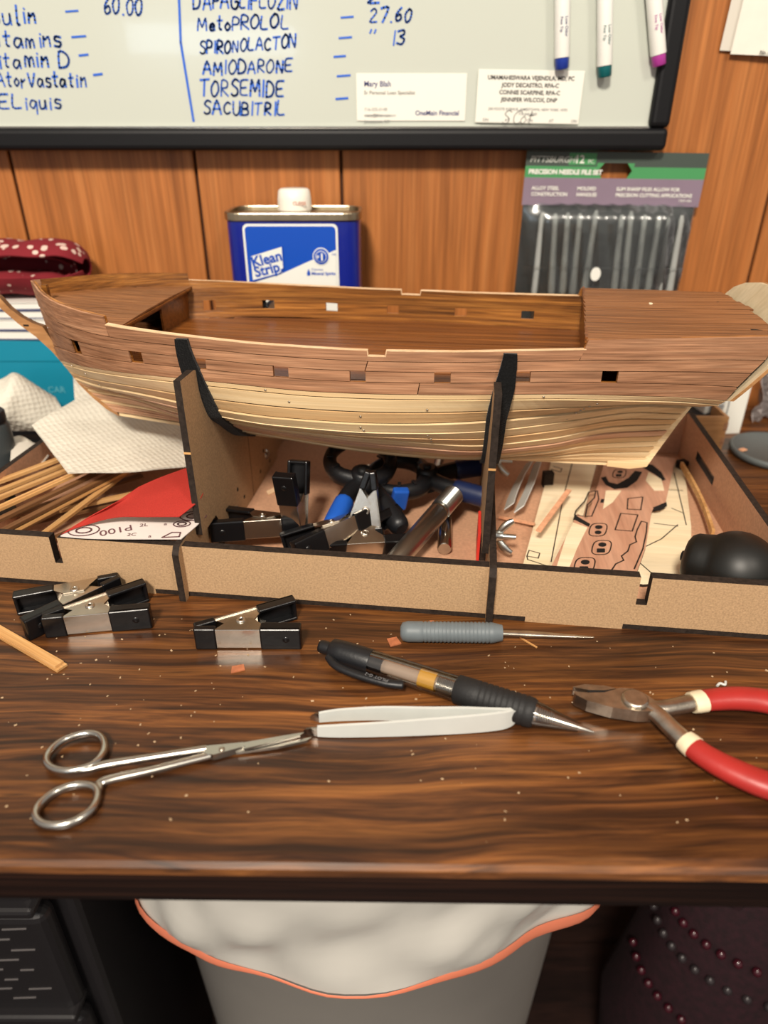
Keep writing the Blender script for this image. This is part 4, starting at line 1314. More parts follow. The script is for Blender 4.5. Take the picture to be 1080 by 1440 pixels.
# ---- laser-cut sheets in the right bay
def tray_sheet(name, label, px, z, t, mats, cat='plywood sheet'):
    root = thing(name, label, cat, TRAY_O, (0, 0, TRAY_YAW))
    poly = [to_tray(PZ(x, y, z)).xy for x, y in px]
    MB().prism(poly, z - t, z, 0, 1).build('board', mats, root)
    return root
def cut_lines(root, z, lines, w=0.00075):
    for ln in lines:
        m = MB()
        ribbon(m, [to_tray(PZ(x, y, z)).xy for x, y in ln], w, z - 0.0001, z + 0.00012)
        m.build('cut_line', 'burnt_edge', root)
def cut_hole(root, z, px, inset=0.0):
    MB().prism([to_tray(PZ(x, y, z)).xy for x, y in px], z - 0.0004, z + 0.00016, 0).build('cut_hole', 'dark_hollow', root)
z1_ = TF + 0.0022
s1 = tray_sheet('laser_cut_sheet', 'pale plywood parts sheet on the tray floor nearest the cradle', [(733, 803), (776, 646), (842, 640), (800, 803)], z1_, 0.0018, ['pale_ply', 'burnt_edge'])
cut_lines(s1, z1_, [[(775, 790), (792, 700), (805, 650)], [(741, 782), (757, 785), (759, 778), (744, 774), (741, 782)], [(741, 782), (742, 787), (755, 791), (772, 797)], [(775, 660), (788, 664), (790, 659), (778, 656)]])
s2 = tray_sheet('laser_cut_sheet', 'pale plywood parts sheet at the far right of the tray', [(850, 812), (905, 640), (962, 655), (972, 740), (972, 815), (905, 822)], z1_, 0.0018, ['pale_ply', 'burnt_edge'])
cut_lines(s2, z1_, [[(905, 770), (930, 758), (953, 738)], [(920, 736), (953, 740)], [(898, 790), (930, 818)], [(948, 665), (965, 738)], [(945, 715), (962, 722)], [(930, 688), (960, 690)]])
z2_ = z1_ + 0.0042
s3 = tray_sheet('laser_cut_sheet', 'rosy walnut parts sheet with cut-out portholes on top of the pale sheets',
    [(772, 803), (812, 722), (826, 730), (847, 660), (852, 640), (898, 640), (950, 644), (935, 712), (918, 716), (916, 722), (908, 770), (893, 812)], z2_, 0.0022, ['pink_ply', 'burnt_edge'])
def rr_rect(cx, cy, w, h, sk=0.0, n=5, e=3.2):
    out = []
    for q in range(24):
        a = 2 * PI * q / 24
        c, s = math.cos(a), math.sin(a)
        x = w * math.copysign(abs(c) ** (2 / e), c); y = h * math.copysign(abs(s) ** (2 / e), s)
        out.append((cx + x - y * sk, cy + y))
    return out
for cx, cy, w, h in ((841, 745, 12, 9), (846, 770, 13, 10), (822, 795, 14, 11), (871, 666, 9, 6)):
    pts = rr_rect(cx, cy, w, h, 0.25)
    cut_lines(s3, z2_, [pts + [pts[0]]], 0.0008)
    cut_hole(s3, z2_, rr_rect(cx + 1, cy - h * 0.4, w * 0.45, h * 0.3, 0, e=2))
    if cy > 760 or cy < 700:
        cut_hole(s3, z2_, rr_rect(cx - 1, cy + h * 0.42, w * 0.45, h * 0.28, 0, e=8))
    else:
        cut_hole(s3, z2_, rr_rect(cx, cy + h * 0.42, w * 0.4, h * 0.28, 0, e=2))
cut_lines(s3, z2_, [
    [(883, 701), (904, 699), (901, 717), (882, 716), (883, 701)],
    [(873, 722), (897, 724), (889, 747), (865, 745), (873, 722)],
    [(828, 692), (838, 690), (836, 700), (826, 710), (823, 726), (832, 726), (838, 712), (842, 702), (840, 690)],
    [(828, 692), (822, 705), (810, 718), (808, 724), (820, 726)],
    [(910, 735), (902, 733), (896, 745), (893, 755), (895, 762), (886, 766), (883, 775), (874, 782), (877, 788), (866, 793), (856, 808)],
    [(910, 735), (909, 748), (904, 772), (892, 800)]], 0.0009)
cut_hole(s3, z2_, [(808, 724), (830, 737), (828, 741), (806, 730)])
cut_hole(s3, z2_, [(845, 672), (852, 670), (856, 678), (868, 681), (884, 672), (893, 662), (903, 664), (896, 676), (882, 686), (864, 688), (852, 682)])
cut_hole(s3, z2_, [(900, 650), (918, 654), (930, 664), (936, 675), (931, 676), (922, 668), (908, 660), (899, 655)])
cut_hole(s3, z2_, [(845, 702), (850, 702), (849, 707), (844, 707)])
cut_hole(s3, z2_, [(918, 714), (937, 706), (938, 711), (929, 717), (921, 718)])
# clear window where the pale sheet below shows
def see(px):
    MB().prism([to_tray(PZ(x, y, z2_)).xy for x, y in px], z2_ - 0.0002, z2_ + 0.0002, 0).build('pale_insert', 'pale_ply', s3)
see([(783, 796), (796, 755), (806, 735), (826, 742), (812, 770), (800, 800)])
see([(912, 664), (930, 674), (934, 690), (920, 690), (908, 676)])
see([(852, 690), (874, 690), (862, 706), (848, 716)])

# curved plywood rib and loose strips in the right bay
cv = [to_tray(PZ(x, y, 0.012)) for x, y in ((958, 655), (975, 684), (990, 716), (1002, 752))]
P = smooth_path(cv, 6)
rows = [[(p.x, p.y, 0.009), (p.x, p.y, 0.0135)] for p in P]
o = single(MB().sheet(rows, 0.0020), 'bent_plank', 'strip_wood', 'bent pale plank leaning along the right tray wall', 'wood strip', TRAY_O, (0, 0, TRAY_YAW))
o.location.z = TZ + 0.002
cv = [PZ(x, y, 0.016) for x, y in ((746, 645), (732, 668), (722, 690), (716, 708))]
P = smooth_path(cv, 6)
single(MB().sheet([[(p.x - 0.003, p.y, 0.011), (p.x + 0.0035, p.y + 0.001, 0.016)] for p in P], 0.0008), 'white_strip', 'white_enamel', 'bowed white strip standing behind the wing nut, left one', 'plastic strip', (0, 0, 0))
cv = [PZ(x, y, 0.016) for x, y in ((757, 645), (748, 672), (738, 695), (730, 712))]
P = smooth_path(cv, 6)
single(MB().sheet([[(p.x - 0.003, p.y, 0.011), (p.x + 0.0035, p.y + 0.001, 0.016)] for p in P], 0.0008), 'white_strip', 'white_enamel', 'bowed white strip leaning on the pale plywood sheet, right one', 'plastic strip', (0, 0, 0))
strip('planking_strip', PZ(757, 748, 0.0165), PZ(800, 690, 0.0165), 0.0036, 0.0011, 'orange_chip', 'short rosy wood strip lying across the pale sheet')
strip('planking_strip', PZ(702, 728, 0.006), PZ(752, 738, 0.008), 0.0024, 0.0011, 'orange_chip', 'thin rosy offcut near the wing nut')
single(MB().box((-0.004, -0.003, 0), (0.004, 0.003, 0.012)), 'dark_offcut', 'burnt_edge', 'small black offcut standing between white strips and plywood', 'offcut', PZ(769, 683, TF + 0.0003), (0, 0, 0.1), bevel=0.0006)
single(MB().box((-0.004, -0.003, 0), (0.004, 0.003, 0.006)), 'dark_offcut', 'burnt_edge', 'small black offcut in the far right tray corner', 'offcut', PZ(958, 657, TF + 0.0026), (0, 0, 0.4), bevel=0.0006)

# ---- black rubber bulb
bcn = PZ(1035, 802, 0.0264)
bl = thing('rubber_bulb', 'matt black rubber bulb with a short neck in the right tray bay', 'rubber bulb', (bcn.x, bcn.y, TF))
c = Vector((0, 0, 0.0264 - TF))
M = aim((0, 0, 0), (-0.80, 0.50, 0.0)); M.translation = c
pr = []
R0 = 0.0225
for q in range(0, 25):
    a = -PI / 2 + q * (PI / 2 + 0.72) / 24
    pr.append((max(R0 * math.cos(a), 0.0002), R0 * math.sin(a)))
pr += [(0.0166, 0.0165), (0.0158, 0.0195), (0.0152, 0.0235), (0.0132, 0.0265), (0.0095, 0.0282), (0.0045, 0.0288)]
MB().lathe(pr, 40, 0, M).build('bulb', 'ball_black', bl)
MB().lathe([(0.0030, 0.0280), (0.0030, 0.0298), (0.0016, 0.0302)], 16, 0, M).build('valve', 'plastic_black', bl)

# ================================================================== ON THE WALL
BY = 0.655                      # face of the whiteboard
board = thing('whiteboard', 'white dry-erase board in a black frame with blue handwritten lists', 'whiteboard', (0, WALL - 0.0012, 0.2285))
bo = Vector((0, WALL - 0.0012, 0.2285))
BX0, BX1, BZ0, BZ1 = -0.72, 0.2325, 0.2285, 0.78
FR = 0.0165
MB().box((BX0 + 0.004, BY - bo.y + 0.0006, 0.004), (BX1 - 0.004, -0.0002, BZ1 - BZ0 - 0.004)).build('writing_surface', 'board_enamel', board)
def frame_bar(lo, hi):
    MB().box(lo, hi).build('frame_bar', 'frame_black', board, bevel=0.004, seg=3)
yf0, yf1 = BY - 0.006 - bo.y, -0.0001
frame_bar((BX0, yf0, 0), (BX1, yf1, FR))
frame_bar((BX0, yf0, BZ1 - BZ0 - FR), (BX1, yf1, BZ1 - BZ0))
frame_bar((BX0, yf0, FR), (BX0 + FR, yf1, BZ1 - BZ0 - FR))
frame_bar((BX1 - FR, yf0, FR), (BX1, yf1, BZ1 - BZ0 - FR))
MB().box((BX0 + FR, yf0 + 0.004, FR - 0.0004), (BX1 - FR, BY - bo.y + 0.0008, FR + 0.0012)).build('bright_lip', 'steel', board)

GL = {
 'A': [[(0, 0), (.4, 1), (.8, 0)], [(.15, .38), (.65, .38)]], 'B': [[(0, 0), (0, 1), (.5, .95), (.55, .6), (.05, .52), (.6, .42), (.6, .05), (0, 0)]],
 'C': [[(.7, .85), (.4, 1), (.05, .65), (.1, .2), (.4, 0), (.72, .15)]], 'D': [[(0, 0), (.05, 1), (.5, .9), (.7, .5), (.5, .08), (0, 0)]],
 'E': [[(.65, 1), (.05, .95), (0, .5), (.5, .5)], [(0, .5), (.02, .03), (.65, .0)]], 'F': [[(.65, 1), (.05, .98), (.02, 0)], [(.03, .52), (.5, .52)]],
 'G': [[(.7, .85), (.35, 1), (.03, .6), (.12, .1), (.5, 0), (.7, .2), (.7, .45), (.42, .45)]], 'I': [[(.15, 1), (.12, 0)]],
 'L': [[(.05, 1), (.0, .05), (.6, .0)]], 'M': [[(0, 0), (.1, 1), (.42, .3), (.75, 1), (.85, 0)]], 'N': [[(0, 0), (.05, 1), (.6, .02), (.65, 1)]],
 'O': [[(.35, 1), (.03, .6), (.1, .1), (.4, 0), (.7, .4), (.6, .88), (.35, 1)]], 'P': [[(0, 0), (.05, 1), (.55, .9), (.5, .5), (.05, .45)]],
 'R': [[(0, 0), (.05, 1), (.55, .9), (.5, .55), (.05, .48), (.65, 0)]], 'S': [[(.62, .88), (.3, 1), (.05, .72), (.5, .42), (.5, .1), (.2, 0), (0, .12)]],
 'T': [[(0, .95), (.75, 1)], [(.36, .97), (.3, 0)]], 'U': [[(0, 1), (.02, .2), (.3, 0), (.55, .25), (.6, 1)], [(.6, .6), (.66, 0)]], 'V': [[(0, 1), (.3, 0), (.65, 1)]], 'Z': [[(0, 1), (.65, .98), (0, .02), (.7, 0)]],
 'a': [[(.45, .55), (.15, .6), (0, .25), (.2, 0), (.45, .3), (.47, .55), (.55, 0)]], 'e': [[(.02, .3), (.45, .35), (.3, .6), (.05, .4), (.12, .02), (.5, .1)]],
 'g': [[(.45, .5), (.15, .6), (0, .3), (.25, .1), (.45, .5), (.4, -.3), (.1, -.35)]], 'i': [[(.1, .6), (.12, 0)], [(.12, .85), (.15, .8)]], 'l': [[(.12, 1), (.1, .05), (.22, 0)]],
 'm': [[(0, 0), (.03, .6), (.2, .5), (.28, 0), (.32, .45), (.5, .55), (.58, 0)]], 'n': [[(0, 0), (.03, .6), (.1, .4), (.35, .58), (.42, 0)]], 'o': [[(.22, .6), (0, .3), (.2, 0), (.45, .3), (.22, .6)]],
 'q': [[(.45, .5), (.15, .6), (0, .25), (.25, .05), (.45, .5), (.45, -.35)]], 'r': [[(0, 0), (.03, .6), (.08, .4), (.35, .6)]], 's': [[(.4, .55), (.1, .6), (.05, .38), (.38, .25), (.3, 0), (0, .05)]],
 't': [[(.2, .95), (.18, .1), (.35, 0)], [(0, .62), (.42, .65)]], 'u': [[(0, .6), (.05, .05), (.35, .1), (.4, .6), (.45, 0)]], 'v': [[(0, .6), (.2, 0), (.42, .6)]],
 '0': [[(.3, 1), (.02, .6), (.15, .02), (.45, .2), (.52, .8), (.3, 1)]], '1': [[(.1, 1), (.08, 0)]], '2': [[(.02, .8), (.3, 1), (.5, .7), (.02, .02), (.6, 0)]],
 '3': [[(.02, .9), (.4, .98), (.45, .7), (.2, .55), (.5, .35), (.35, 0), (0, .08)]], '6': [[(.45, 1), (.08, .5), (.15, .02), (.5, .15), (.4, .5), (.1, .35)]], '7': [[(0, .95), (.55, 1), (.2, 0)]],
 '.': [[(.05, .02), (.12, .0)]], '-': [[(0, .45), (.9, .55)]], '"': [[(.05, 1), (.0, .75)], [(.3, 1), (.25, .75)]], "'": [[(.05, 1), (.0, .75)]]}
wr = random.Random(21)
def write(word, x, y, hpx, x_end=None, slant=0.12, rise=0.0, wpx=2.6):
    """blue marker handwriting; x, y is the baseline start on the board, hpx its height in photo pixels"""
    base = PY(x, y, BY)
    u = (PY(x + 10, y, BY) - base).x / 10
    h = hpx * (PY(x, y - 10, BY) - base).z / 10
    adv = 0.0; gl = []
    for ch in word:
        if ch == ' ':
            adv += 0.5; continue
        g = GL[ch]; w = max(p[0] for s_ in g for p in s_)
        gl.append((adv, g)); adv += w + 0.24
    sx = (x_end - x) * u / adv if x_end else h * 0.8
    m = MB()
    for a0, g in gl:
        jx, jy, js = wr.uniform(-.05, .05), wr.uniform(-.07, .07), wr.uniform(.88, 1.1)
        for s_ in g:
            pts = [((a0 + jx + px * js) * sx + py * h * slant, (py * js + jy) * h + rise * (a0 * sx)) for px, py in s_]
            if len(pts) > 2:
                pts = [(p.x, p.y) for p in smooth_path([(q[0], q[1], 0) for q in pts], 3)]
            ribbon(m, pts, wpx * u * wr.uniform(0.8, 1.15), 0, 0.0002)
    o = m.build('handwriting', 'marker_blue', board)
    o.matrix_local = Matrix.Translation((base.x, BY - bo.y + 0.0004, base.z - bo.z)) @ FACING
    return o
write('60.00', 147, 20, 22, 203)
write('-', 92, 22, 14, 116, rise=0.1)
write('Insulin', -34, 33, 24, 56)
write('Vitamins', -22, 66, 22, 90)
write('-', 102, 60, 14, 124, rise=0.1)
write('Vitamin D', -20, 95, 22, 102)
write('-', 112, 84, 14, 128, rise=0.1)
write('AtorVastatin', -6, 122, 20, 124)
write('-', 132, 112, 14, 146)
write('ELiquis', 0, 153, 20, 90)
write('DAPAGLIFLOZIN', 272, 12, 22, 420)
write('MetoPROLOL', 278, 43, 18, 408, rise=0.03)
write('SPIRONOLACTON', 281, 76, 17, 418, rise=0.06)
write('AMIODARONE', 285, 105, 18, 414, rise=0.03)
write('TORSEMIDE', 282, 135, 22, 402)
write('SACUBITRIL', 287, 161, 18, 402)
for xx, yy in ((479, 31), (476, 60), (470, 86), (474, 113), (473, 145)):
    write('-', xx, yy, 14, xx + 22, rise=0.12)
write('27.60', 520, 30, 20, 582)
write('2', 518, 3, 16, 540)
write('"', 519, 60, 20, 534)
write('13', 551, 63, 19, 572)
m = MB(); a = PY(250, -40, BY); b = PY(254, 60, BY); c = PY(272, 170, BY)
ribbon(m, [(p.x - a.x, p.z - a.z) for p in (a, b, c)], 0.0019, 0, 0.0002)
o = m.build('ruled_line', 'marker_blue', board)
o.matrix_local = Matrix.Translation((a.x, BY - bo.y + 0.0004, a.z - bo.z)) @ FACING

# business cards tucked on the board
def card(label, x0, y0, x1, y1, Y, tilt=0.0):
    p, q = PY(x0, y1, Y), PY(x1, y0, Y)
    o = thing('business_card', label, 'card', (p.x, Y, p.z), (0, tilt, 0), 'cards on the whiteboard')
    w, h = q.x - p.x, q.z - p.z
    MB().box((0, -0.0004, 0), (w, 0, h)).build('card_stock', 'card_white', o, bevel=0.0001)
    return o, w, h
def line(o, s, size, x, z, mat='ink_black', bold=0.0, align='LEFT'):
    text(s, size, o, mat, Matrix.Translation((x, -0.0006, z)) @ FACING, 'printed_line', bold, align)
o, w, h = card('white business card of a loan office at the board bottom', 502, 103, 657, 170, BY)
line(o, 'Mary Blah', 0.0054, 0.006, h - 0.009, 'ink_navy', 0.00008)
line(o, 'Sr Personal Loan Specialist', 0.0038, 0.006, h - 0.0145)
for q, s in enumerate(('716-555-0148', 'mary@blah.com', 'Jamestown, NY')):
    line(o, s, 0.0033, 0.006, h - 0.026 - q * 0.0042, 'ink_grey')
line(o, 'OneMain Financial', 0.0048, w - 0.005, 0.004, 'ink_navy', 0.0001, 'RIGHT')
line(o, 'onemainfinancial.com', 0.0030, 0.006, 0.003, 'ink_grey')
o, w, h = card('white appointment card with black print and a signature beside the markers', 668, 97, 822, 172, BY - 0.0012, 0.015)
for q, s in enumerate(('UMAMAHESWARA VEJENDLA, MD, PC', 'JODY DECASTRO, RPA-C', 'CONNIE SCARPINE, RPA-C', 'JENNIFER WILCOX, DNP')):
    line(o, s, 0.0041, w * 0.5, h - 0.0068 - q * 0.0050, 'ink_black', 0.00012, 'CENTER')
line(o, '200 FOOTE AVENUE, JAMESTOWN, NEW YORK 14701', 0.0027, w * 0.5, h - 0.0280, 'ink_grey', 0.00004, 'CENTER')
line(o, '716-664-8000', 0.0027, w * 0.5, h - 0.0312, 'ink_grey', 0.00004, 'CENTER')
line(o, 'HAS AN APPOINTMENT', 0.0032, w * 0.5, h - 0.0415, 'ink_black', 0.00005, 'CENTER')
m = MB(); ribbon(m, [(0.004, 0), (w - 0.004, 0)], 0.0003, 0, 0.0001)
mm = m.build('ruled_line', 'ink_black', o); mm.matrix_local = Matrix.Translation((0, -0.0006, h - 0.0385)) @ FACING
m = MB()
for ch, ax_ in (('S', 0.0), ('C', 0.008), ('o', 0.0145), ('t', 0.020)):
    for s_ in GL[ch]:
        pts = [(p.x, p.y) for p in smooth_path([(ax_ + q[0] * 0.009 + q[1] * 0.002, q[1] * 0.0095, 0) for q in s_], 3)]
        ribbon(m, pts, 0.00045, 0, 0.0001)
mm = m.build('signature', 'ink_black', o); mm.matrix_local = Matrix.Translation((0.022, -0.0006, h - 0.0375)) @ FACING
for q in range(5):
    line(o, 'AT' if q % 2 else 'ON', 0.0030, 0.006 + q * 0.018, 0.001, 'ink_grey', 0.00004)

# magnetic markers
def marker(label, xt, yt, xb, yb, capm, inkm, words):
    Y = BY - 0.0072
    t, b = PY(xt, yt, Y), PY(xb, yb, Y)
    ax_ = (t - b).normalized()
    t = b + ax_ * 0.125
    o = thing('dry_erase_marker', label, 'marker', b, (0, 0, 0), 'magnetic markers on the whiteboard')
    M = aim(b, t, (0, 1, 0)); M.translation = Vector((0, 0, 0))
    MB().lathe([(0.0040, 0.0), (0.0052, 0.0008), (0.0054, 0.008)], 20, 0, M).build('end_plug', capm, o)
    MB().lathe([(0.0058, 0.0078), (0.0060, 0.0085), (0.0060, 0.092), (0.0056, 0.093)], 24, 0, M).build('barrel', 'marker_white', o)
    MB().lathe([(0.0062, 0.093), (0.0062, 0.118), (0.0045, 0.125)], 20, 0, M).build('cap', capm, o)
    MB().box((-0.0040, 0.0055, 0.03), (0.0040, 0.0070, 0.08), 0, M @ Matrix.Rotation(0, 4, 'Z')).build('magnet_strip', 'plastic_black', o)
    # print runs along the barrel, reading downwards
    R = Matrix.Translation((0, 0, 0)) @ Matrix(((ax_.z, 0, ax_.x, 0), (0, 1, 0, 0), (-ax_.x, 0, ax_.z, 0), (0, 0, 0, 1))) if False else Matrix.Rotation(math.atan2(ax_.x, ax_.z), 4, 'Y')
    for s, size, u, v, bd in words:
        text(s, size, o, inkm, R @ Matrix.Translation((u, -0.0062, v)) @ FACING @ Matrix.Rotation(-PI / 2, 4, 'Z'), 'printed_line', bd)
    return o
W3 = [('PEN+GEAR', 0.0066, -0.0008, 0.086, 0.00012), ('Dry Erase', 0.0046, -0.0042, 0.072, 0.0), ('Low Odor', 0.0030, 0.0010, 0.034, 0.0), ('Fine Tip', 0.0030, -0.0026, 0.034, 0.0)]
marker('white dry-erase marker with blue end, leftmost on the board', 791, 0, 790, 98, 'cap_blue', 'ink_navy', W3)
marker('white dry-erase marker with dark green end, middle of three', 851, 0, 850, 109, 'cap_green', 'cap_green', W3)
marker('white dry-erase marker with magenta end, leaning by the frame', 920, 0, 927, 93, 'cap_magenta', 'cap_magenta', W3)

# sheets of paper pinned to the wall
def wall_sheet(label, p, q, Y, rot, w=0.14, h=0.12, mat='paper_white'):
    a = PY(*p, Y)
    o = thing('paper_sheet', label, 'paper', a, (0, rot, 0), 'papers pinned on the wall')
    rows = [[(x, -0.002 * math.sin(x * 30) * (1 - z / h), z) for x in np.linspace(0, w, 8)] for z in np.linspace(h, 0, 6)]
    MB().sheet(rows, 0.0002).build('page', mat, o)
    return o
wall_sheet('greyish paper sheet behind the printed one on the wall', (1012, 71), None, WALL - 0.0035, 0.045, mat='card_grey')
o = wall_sheet('printed white paper sheet on the wood wall right of the board', (1027, 76), None, WALL - 0.0065, 0.045)
for q, (s, ln_) in enumerate((('PLEASE DETACH', 0.03), ('This statement shows the', 0.02), ('account for services and', 0.02), ('payments received this', 0.02), ('month by the office', 0.02))):
    text(s, 0.0045 if q else 0.0036, o, 'ink_black', Matrix.Translation((0.026 + q * 0.005, -0.0032, 0.032 if q else 0.048)) @ FACING @ Matrix.Rotation(PI / 2, 4, 'Z'), 'printed_line')
text('No. 4', 0.0036, o, 'ink_black', Matrix.Translation((0.022, -0.0030, 0.0008)) @ FACING, 'printed_line', 0.0001)

# ---- pack of needle files hanging below the board
NY = WALL - 0.012
pa, pb = PY(738, 212, NY), PY(995, 212, NY)
pk = thing('needle_file_pack', 'clear plastic pack of needle files with green and purple header card', 'tool pack', (pa.x, NY, 0.075), (0, 0.012, 0))
PWd = pb.x - pa.x; PH = pa.z - 0.075; HH = pa.z - PY(735, 288, NY).z
z0h = PH - HH
# header card with its hanging hole cut out
hx0, hx1, hz0, hz1 = PWd * 0.395, PWd * 0.60, PH - HH * 0.45, PH - HH * 0.20
def hbox(x0, x1, z0, z1, mat, name='header_band', y=0.0):
    MB().box((x0, -0.0008 + y, z0), (x1, 0.0002 + y, z1)).build(name, mat, pk)
zg0, zg1 = PH - HH * 0.48, PH - HH * 0.27
hbox(0, PWd, z0h, zg0, 'header_purple')
hbox(0, hx0, zg0, zg1, 'header_green'); hbox(hx1, PWd, zg0, zg1, 'header_green')
hbox(0, hx0, zg1, PH, 'header_dark'); hbox(hx1, PWd, zg1, PH, 'header_dark'); hbox(hx0, hx1, hz1, PH, 'header_dark')
for sx_, x0_ in ((1, hx0), (-1, hx1)):
    MB().prism([(x0_, zg0), (x0_ + sx_ * 0.005, zg0), (x0_ + sx_ * 0.0012, (zg0 + hz1) / 2), (x0_ + sx_ * 0.006, hz1), (x0_, hz1)], -0.0002, 0.0008, 0, 0, AZ).build('hanger_edge', 'header_green', pk)
hbox(PWd * 0.235, PWd * 0.385, zg1 + 0.0012, PH - 0.001, 'header_green', 'count_patch', -0.0003)
def pline(s, size, x, z, mat='print_pale', bold=0.0, shear=0.0):
    text(s, size, pk, mat, Matrix.Translation((x, -0.0014, z)) @ FACING, 'printed_line', bold, shear=shear)
pline('PITTSBURGH', 0.0066, 0.003, zg1 + 0.0030, 'print_pale', 0.0001, 0.25)
pline('12', 0.0085, PWd * 0.265, zg1 + 0.0026, 'print_white', 0.0002)
pline('PC.', 0.0040, PWd * 0.340, zg1 + 0.0026, 'print_white')
pline('PRECISION NEEDLE FILE SET', 0.0050, 0.003, zg0 + 0.0028, 'print_white', 0.00022)
pline('ALLOY STEEL', 0.0040, 0.007, zg0 - 0.0095, 'print_white', 0.0001)
pline('CONSTRUCTION', 0.0040, 0.007, zg0 - 0.0142, 'print_white', 0.0001)
pline('MOLDED', 0.0040, PWd * 0.30, zg0 - 0.0095, 'print_white', 0.0001)
pline('HANDLES', 0.0040, PWd * 0.30, zg0 - 0.0142, 'print_white', 0.0001)
pline('SLIM SHARP FILES ALLOW FOR', 0.0040, PWd * 0.52, zg0 - 0.0095, 'print_white', 0.0001)
pline('PRECISION CUTTING APPLICATIONS', 0.0040, PWd * 0.52, zg0 - 0.0142, 'print_white', 0.0001)
pline('ITEM 468', 0.0028, PWd * 0.88, z0h + 0.004, 'print_white')
MB().box((0.0015, 0.0006, 0), (PWd - 0.003, 0.0014, z0h)).build('pouch_back', 'pouch_dark', pk)
rows = []
for z in np.linspace(z0h + 0.002, 0, 22):
    rows.append([(0.001 + x, -0.0105 * min(1, 6 * min(x, PWd - 0.003 - x) / PWd) * min(1, (z0h + 0.002 - z) / 0.010) - 0.0002 + 0.0006 * math.sin(x * 420 + z * 90), z) for x in np.linspace(0, PWd - 0.003, 40)])
MB().sheet(rows, 0.0002).build('clear_front', 'clear_film', pk)
MB().lathe([(0.0045, 0.0), (0.0045, 0.0006)], 22, 0, Matrix.Translation((PWd * 0.455, -0.0120, z0h - 0.055)) @ Matrix.Rotation(PI / 2, 4, 'X') @ Matrix.Scale(1.3, 4, (0, 1, 0))).build('round_sticker', 'print_white', pk)
MB().box((0.0025, -0.0110, z0h - 0.0505), (PWd - 0.005, -0.0107, z0h - 0.0495)).build('weld_seam', 'clear_film', pk)
ords = ['first', 'second', 'third', 'fourth', 'fifth', 'sixth', 'seventh', 'eighth', 'ninth', 'tenth', 'eleventh']
for q, (xt, yt, lean) in enumerate(((763, 300, .0), (791, 300, -.06), (807, 299, -.05), (821, 300, -.03), (836, 296, .02), (883, 302, -.05), (898, 297, -.06), (914, 302, -.04), (931, 304, -.02), (948, 301, -.03), (963, 303, -.02))):
    p = PY(xt, yt, NY - 0.006)
    o = thing('needle_file', 'grey-handled needle file in the clear pack, %s from the left' % ords[q], 'file', (p.x, NY - 0.0052, p.z - 0.098), (0, lean, 0), 'needle files in the clear pack')
    MB().lathe([(0.0030, 0.030), (0.0033, 0.034), (0.0029, 0.060), (0.0024, 0.085), (0.0026, 0.094), (0.0014, 0.098)], 12).build('handle', 'file_handle', o)
    MB().lathe([(0.0009, -0.006), (0.0013, 0.010), (0.0014, 0.031)], 8).build('blade', 'dark_steel', o)

# ================================================================== BEHIND THE SHIP
# ---- can of solvent
cw, cdp, chh = 0.1105, 0.0600, 0.182
ca = thing('solvent_can', 'blue rectangular metal solvent can with white screw cap', 'can', (-0.0735, 0.597 + cdp / 2, 0))
def rrect(w, d, r, n=6):
    out = []
    for cx, cy, a0 in ((w / 2 - r, d / 2 - r, 0), (-w / 2 + r, d / 2 - r, PI / 2), (-w / 2 + r, -d / 2 + r, PI), (w / 2 - r, -d / 2 + r, 3 * PI / 2)):
        for q in range(n + 1):
            a = a0 + q * PI / 2 / n
            out.append((cx + r * math.cos(a), cy + r * math.sin(a)))
    return out
MB().prism(rrect(cw - 0.003, cdp - 0.003, 0.013), 0.003, chh, 0, 0, smooth=True).build('body', 'can_blue_deep', ca)
def rim_ring(z0, z1, name):
    o_ = rrect(cw, cdp, 0.014); i_ = rrect(cw - 0.006, cdp - 0.006, 0.012); n = len(o_)
    vs_ = [(x, y, z0) for x, y in o_] + [(x, y, z1) for x, y in o_] + [(x, y, z1) for x, y in i_] + [(x, y, z0) for x, y in i_]
    fs = []
    for r_ in range(4):
        for q in range(n):
            q2 = (q + 1) % n
            fs.append((r_ * n + q, r_ * n + q2, ((r_ + 1) % 4) * n + q2, ((r_ + 1) % 4) * n + q))
    MB().add(vs_, fs, 0, False).build(name, 'tin', ca, bevel=0.0007)
rim_ring(chh - 0.0015, chh + 0.0045, 'top_rim'); rim_ring(0, 0.005, 'bottom_rim')
MB().prism(rrect(cw - 0.007, cdp - 0.007, 0.012), chh, chh + 0.0012, 0).build('lid_plate', 'tin', ca)
MB().lathe([(0.013, chh + 0.001), (0.0128, chh + 0.004), (0.0125, chh + 0.0045)], 28, 0).build('neck', 'cap_white', ca)
pr = [(0.0135, chh + 0.0040)]
capo = MB().lathe([(0.0140, chh + 0.0042), (0.0138, chh + 0.012), (0.0128, chh + 0.0185), (0.0110, chh + 0.0200), (0.0006, chh + 0.0203)], 32, 0).build('screw_cap', 'cap_white', ca)
text('CLOSE', 0.0036, capo, 'cap_print', Matrix.Translation((0.000, -0.0139, chh + 0.0088)) @ FACING, 'printed_line', 0.0001)
fy = -(cdp - 0.003) / 2
def cpanel(poly, mat, name, d, parent=ca):
    return MB().prism(poly, -fy + 0.0 + d, -fy + d + 0.0003, 0, 0, AZ).build(name, mat, parent)
